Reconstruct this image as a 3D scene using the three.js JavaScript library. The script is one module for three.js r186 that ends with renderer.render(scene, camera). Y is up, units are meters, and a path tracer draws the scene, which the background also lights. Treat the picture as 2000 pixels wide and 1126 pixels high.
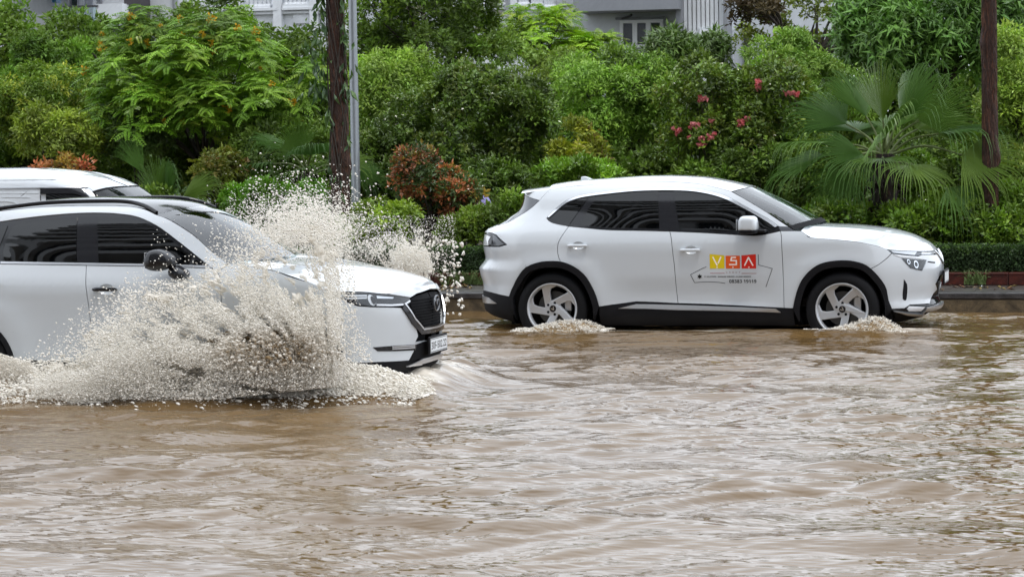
import * as THREE from 'three';
import { mergeGeometries, mergeVertices } from 'three/addons/utils/BufferGeometryUtils.js';
import { TessellateModifier } from 'three/addons/modifiers/TessellateModifier.js';
import { RoundedBoxGeometry } from 'three/addons/geometries/RoundedBoxGeometry.js';
import { ImprovedNoise } from 'three/addons/math/ImprovedNoise.js';

// ---------------------------------------------------------------- camera, sky, sun, exposure
// x runs along the road (the way the cars drive), z towards the photographer, y up; road surface at y = 0.
const scene = new THREE.Scene();
const camera = new THREE.PerspectiveCamera(2 * Math.atan(563 / 5000) * 180 / Math.PI, 1024 / 576, 0.1, 900);
camera.position.set(0, 2.07, 0);
camera.rotation.order = 'YXZ';
camera.rotation.set(-0.0573, 0.253, -0.0147);
camera.updateMatrixWorld(true);
camera.focus = 22; camera.userData.fStop = 8;

function smooth(a, b, x) { const t = Math.min(1, Math.max(0, (x - a) / (b - a))); return t * t * (3 - 2 * t); }
function rng(seed) { let a = seed >>> 0; return () => { a = (a + 0x6D2B79F5) | 0; let t = Math.imul(a ^ (a >>> 15), 1 | a); t = (t + Math.imul(t ^ (t >>> 7), 61 | t)) ^ t; return ((t ^ (t >>> 14)) >>> 0) / 4294967296; }; }
const perlin = new ImprovedNoise();
function fbm(x, y, z, o = 4) { let s = 0, a = 1, n = 0; for (let i = 0; i < o; i++) { s += a * perlin.noise(x, y, z); n += a; x *= 2.03; y *= 2.03; z *= 2.03; a *= 0.5; } return s / n; }

{ // overcast sky: brighter overhead than at the horizon, soft cloud patches all round
  const W = 512, H = 256, d = new Float32Array(W * H * 4);
  for (let j = 0; j < H; j++) {
    const el = ((j + 0.5) / H - 0.5) * Math.PI, up = Math.max(0, Math.sin(el));
    for (let i = 0; i < W; i++) {
      const az = (i + 0.5) / W * Math.PI * 2, c = Math.cos(el);
      const n = fbm(Math.cos(az) * c * 2.2 + 7, Math.sin(el) * 3.2, Math.sin(az) * c * 2.2, 4);
      const L = 1.20 * (0.88 + 0.12 * up) * (1 + 0.30 * n), k = (j * W + i) * 4;
      d[k] = L * 0.93; d[k + 1] = L * 1.0; d[k + 2] = L * 1.10; d[k + 3] = 1;
    }
  }
  const t = new THREE.DataTexture(d, W, H, THREE.RGBAFormat, THREE.FloatType);
  t.mapping = THREE.EquirectangularReflectionMapping; t.colorSpace = THREE.LinearSRGBColorSpace;
  t.magFilter = t.minFilter = THREE.LinearFilter; t.needsUpdate = true;
  scene.background = t; scene.environment = t;
}
const sun = new THREE.DirectionalLight(0xfffaf3, 0.85);
sun.position.set(6, 60, -10); sun.target.position.set(-6, 0, -26);
sun.castShadow = true; sun.shadow.radius = 24; sun.shadow.mapSize.set(2048, 2048);
Object.assign(sun.shadow.camera, { left: -40, right: 40, top: 40, bottom: -40, near: 1, far: 140 });
scene.add(sun, sun.target);

const renderer = new THREE.WebGLRenderer({ antialias: true });
renderer.setSize(1024, 576);
renderer.toneMapping = THREE.LinearToneMapping;
renderer.toneMappingExposure = 1.58;
renderer.shadowMap.enabled = true;

// ---------------------------------------------------------------- helpers
const V3 = (x, y, z) => new THREE.Vector3(x, y, z);
const camInv = camera.matrixWorld.clone();
function ray(px, py) { // direction of a pixel of the 2000 x 1126 photograph
  return V3((px - 1000) / 5000, -(py - 563) / 5000, -1).applyMatrix4(camInv).sub(camera.position).normalize();
}
function atZ(px, py, Z) { const d = ray(px, py), t = (Z - camera.position.z) / d.z; return camera.position.clone().addScaledVector(d, t); }
function atY(px, py, Y) { const d = ray(px, py), t = (Y - camera.position.y) / d.y; return camera.position.clone().addScaledVector(d, t); }
function pxPerM(p) { const v = p.clone().sub(camera.position); const f = V3(0, 0, -1).applyQuaternion(camera.quaternion); return 5000 / v.dot(f); }

const used = {};
function numbered(n) { used[n] = (used[n] ?? -1) + 1; return used[n] ? `${n}_${String(used[n]).padStart(3, '0')}` : n; }
function shadows(o) { o.traverse(c => { if (c.isMesh) { c.castShadow = true; c.receiveShadow = true; } }); return o; }
function thing(name, label, category, pos, group) {
  const g = new THREE.Group(); g.name = numbered(name); if (pos) g.position.copy(pos);
  g.userData = { label, category }; if (group) g.userData.group = group; scene.add(g); return g;
}
function part(name, geo, mat, parent) { const m = new THREE.Mesh(geo, mat); m.name = name; m.castShadow = m.receiveShadow = true; parent.add(m); return m; }
function struct(name, geo, mat) { const m = new THREE.Mesh(geo, mat); m.name = numbered(name); m.castShadow = m.receiveShadow = true; m.userData.kind = 'structure'; scene.add(m); return m; }
function box(w, h, d, x, y, z) { const g = new THREE.BoxGeometry(w, h, d); g.translate(x, y, z); return g; }
function rbox(w, h, d, x, y, z, r = 0.01, s = 2) { const g = new RoundedBoxGeometry(w, h, d, s, r); g.translate(x, y, z); return g; }
function merge(list) { return mergeGeometries(list.map(g => { const q = g.index ? g.toNonIndexed() : g; for (const k of Object.keys(q.attributes)) if (!['position', 'normal', 'uv'].includes(k)) q.deleteAttribute(k); if (!q.attributes.uv) q.setAttribute('uv', new THREE.BufferAttribute(new Float32Array(q.attributes.position.count * 2), 2)); return q; })); }
function tube(pts, r0, r1, seg = 6, n) { // tapered tube along points
  const c = new THREE.CatmullRomCurve3(pts), N = n || Math.max(2, pts.length * 3), fr = c.computeFrenetFrames(N), pos = [], uv = [], idx = [];
  let len = c.getLength();
  for (let i = 0; i <= N; i++) {
    const t = i / N, p = c.getPointAt(t), r = typeof r1 === 'function' ? r1(t) : r0 + (r1 - r0) * t;
    for (let j = 0; j <= seg; j++) { const a = j / seg * Math.PI * 2, nx = Math.cos(a), ny = Math.sin(a); pos.push(p.x + r * (nx * fr.normals[i].x + ny * fr.binormals[i].x), p.y + r * (nx * fr.normals[i].y + ny * fr.binormals[i].y), p.z + r * (nx * fr.normals[i].z + ny * fr.binormals[i].z)); uv.push(j / seg * r0 * 6.28, t * len); }
  }
  for (let i = 0; i < N; i++) for (let j = 0; j < seg; j++) { const a = i * (seg + 1) + j, b = a + seg + 1; idx.push(a, a + 1, b, b, a + 1, b + 1); }
  const g = new THREE.BufferGeometry(); g.setAttribute('position', new THREE.Float32BufferAttribute(pos, 3)); g.setAttribute('uv', new THREE.Float32BufferAttribute(uv, 2)); g.setIndex(idx); g.computeVertexNormals(); return g;
}
function gridMesh(nu, nv, f) { // f(u, v) -> Vector3, u, v in 0..1
  const pos = [], uv = [], idx = [];
  for (let j = 0; j <= nv; j++) for (let i = 0; i <= nu; i++) { const p = f(i / nu, j / nv); pos.push(p.x, p.y, p.z); uv.push(i / nu, j / nv); }
  for (let j = 0; j < nv; j++) for (let i = 0; i < nu; i++) { const a = j * (nu + 1) + i, b = a + nu + 1; idx.push(a, a + 1, b, b, a + 1, b + 1); }
  const g = new THREE.BufferGeometry(); g.setAttribute('position', new THREE.Float32BufferAttribute(pos, 3)); g.setAttribute('uv', new THREE.Float32BufferAttribute(uv, 2)); g.setIndex(idx); g.computeVertexNormals(); return g;
}
function tex(N, f, { srgb = true, rep = 1 } = {}) { // f(u, v) -> [r, g, b] 0..1 (or one number)
  const d = new Uint8Array(N * N * 4);
  for (let j = 0; j < N; j++) for (let i = 0; i < N; i++) { const c = f(i / N, j / N), k = (j * N + i) * 4; if (typeof c === 'number') d[k] = d[k + 1] = d[k + 2] = Math.max(0, Math.min(255, c * 255)); else for (let q = 0; q < 3; q++) d[k + q] = Math.max(0, Math.min(255, c[q] * 255)); d[k + 3] = 255; }
  const t = new THREE.DataTexture(d, N, N); t.wrapS = t.wrapT = THREE.RepeatWrapping; t.magFilter = THREE.LinearFilter; t.minFilter = THREE.LinearMipmapLinearFilter; t.generateMipmaps = true; if (srgb) t.colorSpace = THREE.SRGBColorSpace; t.repeat.set(rep, rep); t.needsUpdate = true; return t;
}
function tnoise(u, v, f, o = 4, s = 0) { // tileable fractal noise, about -1..1
  let r = 0, a = 1, n = 0; for (let i = 0; i < o; i++) { const q = 6.2831853, R = f / q; r += a * perlin.noise(Math.cos(u * q) * R + s, Math.sin(u * q) * R + Math.cos(v * q) * R * 1.0 + 31.7, Math.sin(v * q) * R + s * 1.7); n += a; f *= 2; a *= 0.55; } return r / n * 1.6;
}
const std = (o) => new THREE.MeshStandardMaterial(o), phy = (o) => new THREE.MeshPhysicalMaterial(o);
const lin = (r, g, b) => new THREE.Color().setRGB(r, g, b);
// ---------------------------------------------------------------- road, kerb, pavement, park ground
const KERB_Z = -28, KERB_Y = 0.36, WATER_Y = 0.15;
const noiseA = tex(256, (u, v) => 0.5 + 0.5 * tnoise(u, v, 6, 5, 3), { srgb: false });
const stoneTex = tex(512, (u, v) => { const n = tnoise(u, v, 5, 4, 1), g = tnoise(u, v, 60, 2, 9); const k = 0.47 + 0.16 * n + 0.13 * g; return [k, k * 0.97, k * 0.93]; });
const M = {};
M.road = std({ color: lin(0.05, 0.048, 0.045), roughness: 0.8 });
M.kerb = std({ color: 0xbaa582, map: stoneTex, roughness: 0.55, bumpMap: noiseA, bumpScale: 0.004 });
M.kerbDark = std({ color: 0x85848a, map: stoneTex, roughness: 0.3, bumpMap: noiseA, bumpScale: 0.003 });
M.paving = std({ color: 0x96928f, map: stoneTex, roughness: 0.28, bumpMap: noiseA, bumpScale: 0.003 });
const soilTex = tex(512, (u, v) => { const n = tnoise(u, v, 9, 5, 5), m = tnoise(u, v, 40, 3, 2); const k = 0.22 + 0.09 * n + 0.08 * m; return [k * 1.15, k * (1.05 + 0.25 * n), k * 0.7]; });
M.soil = std({ color: 0xffffff, map: soilTex, roughness: 0.95, bumpMap: noiseA, bumpScale: 0.03 });
M.redTile = [0x8e3a28, 0x97412e, 0x86351f].map(c => std({ color: c, map: stoneTex, roughness: 0.35 }));
M.joint = std({ color: 0x3b2a24, roughness: 0.9 });

function uvScale(g, s) { // uv in metres from positions (box mapping)
  const p = g.attributes.position, n = g.attributes.normal, uv = new Float32Array(p.count * 2);
  for (let i = 0; i < p.count; i++) { const ax = Math.abs(n.getX(i)), ay = Math.abs(n.getY(i)), az = Math.abs(n.getZ(i)); let a, b; if (ay >= ax && ay >= az) { a = p.getX(i); b = p.getZ(i); } else if (az >= ax) { a = p.getX(i); b = p.getY(i); } else { a = p.getZ(i); b = p.getY(i); } uv[i * 2] = a * s; uv[i * 2 + 1] = b * s; }
  g.setAttribute('uv', new THREE.BufferAttribute(uv, 2)); return g;
}
{
  const g = new THREE.PlaneGeometry(1200, 42); g.rotateX(-Math.PI / 2); g.translate(0, 0, -7.2);
  struct('road', g, M.road);
}
{ // park ground reaching the horizon
  const g = gridMesh(120, 60, (u, v) => { const X = -600 + 1200 * u, Z = -29.7 - 560 * v * v; return V3(X, 0.40 + (v > 0.001 ? 0.05 * fbm(X * 0.4, Z * 0.4, 3, 3) : 0), Z); });
  g.attributes.uv.array.forEach((_, i, a) => { const p = g.attributes.position; a[i] = (i % 2 ? p.getZ(i >> 1) : p.getX(i >> 1)) * 0.35; });
  const ng = g.toNonIndexed(); ng.computeVertexNormals();
  const m = struct('park_ground', g, M.soil);
}
{ // ground behind the photographer
  const g = new THREE.PlaneGeometry(1200, 500); g.rotateX(-Math.PI / 2); g.translate(0, 0.25, 263.5);
  struct('bank_ground', g, M.paving);
  const b = new THREE.BoxGeometry(1200, 0.25, 0.3); b.translate(0, 0.12, 13.4); struct('bank_kerb', b, M.kerb);
}
{ // kerb stones with a dark granite cap, then the pavement slabs
  const kerb = new THREE.Group(); kerb.name = 'kerb'; kerb.userData.kind = 'structure'; scene.add(kerb);
  const R = rng(11), body = uvScale(rbox(1.19, 0.30, 0.18, 0, 0.14, 0, 0.008), 1.3), cap = uvScale(rbox(1.192, 0.07, 0.34, 0, 0.325, -0.07, 0.014), 1.3);
  for (let i = -16; i < 12; i++) {
    const x = 1.2 * i + 0.35;
    const a = part('kerb_stone', body, M.kerb, kerb); a.position.set(x, (R() - 0.5) * 0.008, KERB_Z - 0.09 + (R() - 0.5) * 0.012);
    const c = part('cap_stone', cap, M.kerbDark, kerb); c.position.set(x, (R() - 0.5) * 0.008, KERB_Z - 0.09 + (R() - 0.5) * 0.014);
  }
  for (const [x0, x1] of [[-600, -19.46], [13.96, 600]]) { part('kerb_run', box(x1 - x0, 0.355, 0.3, (x0 + x1) / 2, 0.178, KERB_Z - 0.16), M.kerb, kerb); }
  const pv = new THREE.Group(); pv.name = 'pavement'; pv.userData.kind = 'structure'; scene.add(pv);
  part('paving_bed', box(1200, 0.3, 1.25, 0, 0.19, KERB_Z - 0.95), M.joint, pv);
  const slab = uvScale(rbox(0.592, 0.06, 0.385, 0, 0, 0, 0.008), 1.1);
  for (let i = -26; i < 18; i++) for (let j = 0; j < 3; j++) { const s = part('paving_slab', slab, M.paving, pv); s.position.set(0.6 * i + (j % 2) * 0.3, 0.329 + (R() - 0.5) * 0.008, KERB_Z - 0.56 - j * 0.39); s.rotation.set((R() - 0.5) * 0.01, 0, (R() - 0.5) * 0.012); }
}
{ // low red tiled planter edge
  const p = thing('planter_wall', 'low red tiled planter edge running along the pavement under the clipped hedge', 'wall', V3(0, 0.36, -29.6));
  part('wall_core', box(60, 0.12, 0.16, -4, 0.055, -0.012), M.joint, p);
  const R = rng(5), t = uvScale(rbox(0.392, 0.118, 0.03, 0, 0.06, 0.08, 0.006), 1.7);
  const c = uvScale(rbox(0.392, 0.025, 0.2, 0, 0.128, 0, 0.006), 1.7);
  for (let i = -46; i < 34; i++) { const m = M.redTile[Math.floor(R() * 3)]; part('tile', t, m, p).position.set(0.4 * i, 0, (R() - 0.5) * 0.006); part('coping_tile', c, m, p).position.set(0.4 * i, 0, (R() - 0.5) * 0.006); }
}
// ---------------------------------------------------------------- vehicles
function tab(pts) { // monotone cubic through [x, y] pairs
  const n = pts.length, d = [], m = [];
  for (let i = 0; i < n - 1; i++) d[i] = (pts[i + 1][1] - pts[i][1]) / (pts[i + 1][0] - pts[i][0]);
  m[0] = d[0]; m[n - 1] = d[n - 2];
  for (let i = 1; i < n - 1; i++) m[i] = d[i - 1] * d[i] <= 0 ? 0 : 2 / (1 / d[i - 1] + 1 / d[i]);
  return x => {
    if (x <= pts[0][0]) return pts[0][1] + m[0] * (x - pts[0][0]) * 0.3; if (x >= pts[n - 1][0]) return pts[n - 1][1];
    let i = 0; while (x > pts[i + 1][0]) i++;
    const h = pts[i + 1][0] - pts[i][0], t = (x - pts[i][0]) / h, t2 = t * t, t3 = t2 * t;
    return pts[i][1] * (2 * t3 - 3 * t2 + 1) + m[i] * h * (t3 - 2 * t2 + t) + pts[i + 1][1] * (-2 * t3 + 3 * t2) + m[i + 1] * h * (t3 - t2);
  };
}
function curve(pts, n = 4) { // open Catmull-Rom through 2-D points
  const c = new THREE.SplineCurve(pts.map(p => new THREE.Vector2(p[0], p[1])));
  return c.getPoints((pts.length - 1) * n).map(p => [p.x, p.y]);
}
const beadTex = tex(512, (u, v) => Math.min(1, Math.max(0, 0.5 + 1.1 * tnoise(u, v, 46, 2, 4)) ** 3), { srgb: false });
const tileTex = (t, r) => { const c = t.clone(); c.repeat.set(r, r); c.needsUpdate = true; return c; };
const C = {
  white: phy({ color: lin(0.585, 0.615, 0.645), roughness: 0.34, clearcoat: 1, clearcoatRoughness: 0.04 }),
  black: phy({ color: lin(0.005, 0.005, 0.006), roughness: 0.75, specularIntensity: 0.3 }),
  plastic: phy({ color: lin(0.009, 0.009, 0.011), roughness: 0.6, specularIntensity: 0.35, bumpMap: tileTex(noiseA, 6), bumpScale: 0.0006 }),
  gloss: phy({ color: lin(0.008, 0.008, 0.010), roughness: 0.10 }),
  glass: phy({ color: lin(0.022, 0.025, 0.028), roughness: 0.02, transmission: 1, thickness: 0, ior: 1.55 }),
  screen: phy({ color: lin(0.62, 0.7, 0.68), roughness: 0.02, transmission: 1, thickness: 0, ior: 1.5 }),
  chrome: std({ color: lin(0.82, 0.83, 0.85), roughness: 0.16, metalness: 1 }),
  silver: std({ color: lin(0.62, 0.63, 0.65), roughness: 0.3, metalness: 0.9 }),
  alloy: std({ color: lin(0.58, 0.59, 0.61), roughness: 0.38, metalness: 0.7 }),
  grey: phy({ color: lin(0.07, 0.075, 0.085), roughness: 0.2, clearcoat: 0.6 }),
  tyre: phy({ color: lin(0.008, 0.008, 0.009), roughness: 0.75, specularIntensity: 0.3 }),
  lens: phy({ color: lin(0.92, 0.94, 0.96), roughness: 0.03, transmission: 1, thickness: 0, ior: 1.5 }),
  lampWhite: phy({ color: lin(0.75, 0.77, 0.8), roughness: 0.15, clearcoat: 1 }),
  red: phy({ color: lin(0.25, 0.01, 0.012), roughness: 0.1, clearcoat: 1 }),
  seat: std({ color: lin(0.03, 0.028, 0.027), roughness: 0.8 }),
  brake: std({ color: lin(0.09, 0.09, 0.09), roughness: 0.4, metalness: 1 }),
};
const tess = new TessellateModifier(0.055, 9);

class Body {
  constructor(pos, s) { Object.assign(this, s); this.pos = pos; }
  core(x, y) { return this.w(y) * (this.taper ? this.taper(x, y) : 1); }
  width(x, y) { return this.w(y) * (this.taper ? this.taper(x, y) : 1) + (this.mod ? this.mod(x, y) : 0); }
  full(x, y) { // half width of the body at x, y, or negative outside
    if (x > this.xcF) { const s = (x - this.xcF) / (this.xf(y) - this.xcF); return s >= 1 ? -(s - 1) * 2 : this.core(this.xcF, y) * Math.pow(1 - Math.pow(s, this.nF), 1 / this.nF) + (this.mod ? this.mod(x, y) * (1 - s) : 0); }
    if (x < this.xcR) { const s = (this.xcR - x) / (this.xcR - this.xr(y)); return s >= 1 ? -(s - 1) * 2 : this.core(this.xcR, y) * Math.pow(1 - Math.pow(s, this.nR), 1 / this.nR) + (this.mod ? this.mod(x, y) * (1 - s) : 0); }
    return this.width(x, y);
  }
  at(q, y) {
    let x = q, z, sg = 1;
    if (q > this.xcF) { let th = q - this.xcF; if (th > Math.PI / 2) { th = Math.PI - th; sg = -1; } const s = Math.sin(th); x = this.xcF + (this.xf(y) - this.xcF) * s; z = this.core(this.xcF, y) * Math.pow(Math.max(0, 1 - Math.pow(s, this.nF)), 1 / this.nF) + (this.mod ? this.mod(x, y) * (1 - s) : 0); }
    else if (q < this.xcR) { let th = this.xcR - q; if (th > Math.PI / 2) { th = Math.PI - th; sg = -1; } const s = Math.sin(th); x = this.xcR - (this.xcR - this.xr(y)) * s; z = this.core(this.xcR, y) * Math.pow(Math.max(0, 1 - Math.pow(s, this.nR)), 1 / this.nR) + (this.mod ? this.mod(x, y) * (1 - s) : 0); }
    else z = this.width(x, y);
    return V3(x, y, z * sg);
  }
  frame(q, y) {
    const e = 0.004, p = this.at(q, y), a = this.at(q + e, y).sub(this.at(q - e, y)), b = this.at(q, y + e).sub(this.at(q, y - e));
    return { p, n: a.cross(b).normalize() };
  }
  toQ(x, y) { if (x > this.xcF) return this.xcF + Math.asin(Math.min(1, (x - this.xcF) / (this.xf(y) - this.xcF))); if (x < this.xcR) return this.xcR - Math.asin(Math.min(1, (this.xcR - x) / (this.xcR - this.xr(y)))); return x; }
  hit(px, py) { // photo pixel -> point of the body surface, in the car's axes
    const o = camera.position.clone().sub(this.pos), d = ray(px, py);
    let t0 = (1.15 - o.z) / d.z, t1 = (-0.7 - o.z) / d.z, best = 1e9, bt = t0;
    const gap = t => { const x = o.x + d.x * t, y = o.y + d.y * t, z = o.z + d.z * t; return z - this.full(x, y); };
    let prev = t0;
    for (let t = t0; t < t1; t += 0.012) { const g = gap(t); if (g < best) { best = g; bt = t; } if (g < 0) { let a = prev, b = t; for (let i = 0; i < 18; i++) { const c = (a + b) / 2; gap(c) < 0 ? b = c : a = c; } bt = b; break; } prev = t; }
    return V3(o.x + d.x * bt, o.y + d.y * bt, o.z + d.z * bt);
  }
  h(px, py) { const p = this.hit(px, py); return [this.toQ(p.x, p.y), p.y]; }
  H(list) { return list.map(([x, y]) => Math.abs(x) < 12 && Math.abs(y) < 12 ? [x, y] : this.h(x, y)); }
  panel(name, poly, mat, parent, { off = 0, holes = [], edge = 0.016, inset = 0.003, both = true, fine = 0.055 } = {}) {
    const g = this.geo(poly, { off, holes, edge, inset, fine });
    const m = part(name, g, mat, parent);
    if (both) part(name, mirrorZ(g), mat, parent);
    return m;
  }
  geo(poly, { off = 0, holes = [], edge = 0.016, inset = 0.003, fine = 0.055 } = {}) {
    const area = poly.reduce((s, p, i) => { const r = poly[(i + 1) % poly.length]; return s + p[0] * r[1] - r[0] * p[1]; }, 0);
    if (area < 0) poly = poly.slice().reverse();
    if (inset) poly = shrink(poly, inset);
    const sh = new THREE.Shape(poly.map(p => new THREE.Vector2(p[0], p[1])));
    for (const hl of holes) sh.holes.push(new THREE.Path(hl.map(p => new THREE.Vector2(p[0], p[1]))));
    let g = new THREE.ShapeGeometry(sh, 1).toNonIndexed(); g.deleteAttribute('normal');
    tess.maxEdgeLength = fine; g = tess.modify(g);
    const P = g.attributes.position, pos = [], nor = [], uv = [], seen = new Map();
    const F = (q, y) => { const k = Math.round(q * 1e5) + '_' + Math.round(y * 1e5); let f = seen.get(k); if (!f) { f = this.frame(q, y); seen.set(k, f); } return f; };
    for (let i = 0; i < P.count; i++) { const q = P.getX(i), y = P.getY(i), f = F(q, y); pos.push(f.p.x + f.n.x * off, f.p.y + f.n.y * off, f.p.z + f.n.z * off); nor.push(f.n.x, f.n.y, f.n.z); uv.push(q, y); }
    if (edge) for (const ring of [poly, ...holes]) {
      const hole = ring !== poly; let ar = 0; ring.forEach((p, i) => { const r = ring[(i + 1) % ring.length]; ar += p[0] * r[1] - r[0] * p[1]; });
      const sgn = (ar > 0 ? 1 : -1) * (hole ? -1 : 1);
      for (let i = 0; i < ring.length; i++) {
        const a = ring[i], b = ring[(i + 1) % ring.length], L = Math.hypot(b[0] - a[0], b[1] - a[1]), n = Math.max(1, Math.ceil(L / fine)); if (L < 1e-6) continue;
        for (let k = 0; k < n; k++) {
          const q0 = a[0] + (b[0] - a[0]) * k / n, y0 = a[1] + (b[1] - a[1]) * k / n, q1 = a[0] + (b[0] - a[0]) * (k + 1) / n, y1 = a[1] + (b[1] - a[1]) * (k + 1) / n, f0 = F(q0, y0), f1 = F(q1, y1);
          const A = f0.p.clone().addScaledVector(f0.n, off), B = f1.p.clone().addScaledVector(f1.n, off), A2 = A.clone().addScaledVector(f0.n, -edge), B2 = B.clone().addScaledVector(f1.n, -edge);
          const nn = B.clone().sub(A).cross(f0.n).normalize().multiplyScalar(sgn);
          const t = sgn > 0 ? [A, A2, B, B, A2, B2] : [A, B, A2, B, B2, A2];
          for (const v of t) { pos.push(v.x, v.y, v.z); nor.push(nn.x, nn.y, nn.z); uv.push(v.x, v.y); }
        }
      }
    }
    const r = new THREE.BufferGeometry(); r.setAttribute('position', new THREE.Float32BufferAttribute(pos, 3)); r.setAttribute('normal', new THREE.Float32BufferAttribute(nor, 3)); r.setAttribute('uv', new THREE.Float32BufferAttribute(uv, 2));
    return r;
  }
  strip(line, w, off, up = 0.5) { // a moulding that follows the surface: line of [q, y], width w
    const a = [], b = [];
    line.forEach((p, i) => { const l = line[Math.max(0, i - 1)], r = line[Math.min(line.length - 1, i + 1)]; let dx = r[0] - l[0], dy = r[1] - l[1]; const k = Math.hypot(dx, dy); a.push([p[0] - dy / k * w * up, p[1] + dx / k * w * up]); b.push([p[0] + dy / k * w * (1 - up), p[1] - dx / k * w * (1 - up)]); });
    return this.geo([...a, ...b.reverse()], { off, edge: 0.012, inset: 0, fine: 0.06 });
  }
}
function shrink(poly, d) {
  const n = poly.length;
  return poly.map((p, i) => { const a = poly[(i + n - 1) % n], b = poly[(i + 1) % n]; let e1 = [p[0] - a[0], p[1] - a[1]], e2 = [b[0] - p[0], b[1] - p[1]]; const l1 = Math.hypot(...e1) || 1, l2 = Math.hypot(...e2) || 1; const n1 = [-e1[1] / l1, e1[0] / l1], n2 = [-e2[1] / l2, e2[0] / l2]; let mx = n1[0] + n2[0], my = n1[1] + n2[1]; const k = Math.hypot(mx, my) || 1; const c = Math.max(0.5, (n1[0] * mx + n1[1] * my) / k); return [p[0] + mx / k * d / c, p[1] + my / k * d / c]; });
}
function mirrorZ(g) {
  const r = g.index ? g.toNonIndexed() : g.clone(), p = r.attributes.position, n = r.attributes.normal, u = r.attributes.uv;
  for (let i = 0; i < p.count; i++) { p.setZ(i, -p.getZ(i)); n.setZ(i, -n.getZ(i)); }
  for (let i = 0; i < p.count; i += 3) for (const at of [p, n, u]) { if (!at) continue; const s = at.itemSize, a = at.array; for (let k = 0; k < s; k++) { const t = a[(i + 1) * s + k]; a[(i + 1) * s + k] = a[(i + 2) * s + k]; a[(i + 2) * s + k] = t; } }
  return r;
}
function resample(pts, n) { const c = new THREE.CatmullRomCurve3(pts, false, 'centripetal'); return c.getSpacedPoints(n); }
// a sheet spanned across the car between a near edge and its mirror image, bowed by (bx, by)
function spanned(edge, nU, bow, p = 2, nV = 24, inset = 0) {
  const E = resample(edge, nU);
  const g = gridMesh(nU, nV, (u, v) => { const e = E[Math.round(u * nU)], s = v * 2 - 1, k = 1 - Math.pow(Math.abs(s), p), [bx, by] = bow(u, e); return V3(e.x + bx * k, e.y + by * k, (e.z - inset) * s); });
  return g;
}
function faceUp(g) { // make normals point away from the car's middle
  const n = g.attributes.normal; let s = 0; for (let i = 0; i < n.count; i++) s += n.getY(i); if (s < 0) { const ix = g.index.array; for (let i = 0; i < ix.length; i += 3) { const t = ix[i + 1]; ix[i + 1] = ix[i + 2]; ix[i + 2] = t; } g.computeVertexNormals(); } return g;
}
function offsetGeo(g, d) { const r = g.clone(), p = r.attributes.position, n = r.attributes.normal; for (let i = 0; i < p.count; i++) p.setXYZ(i, p.getX(i) + n.getX(i) * d, p.getY(i) + n.getY(i) * d, p.getZ(i) + n.getZ(i) * d); return r; }

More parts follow.
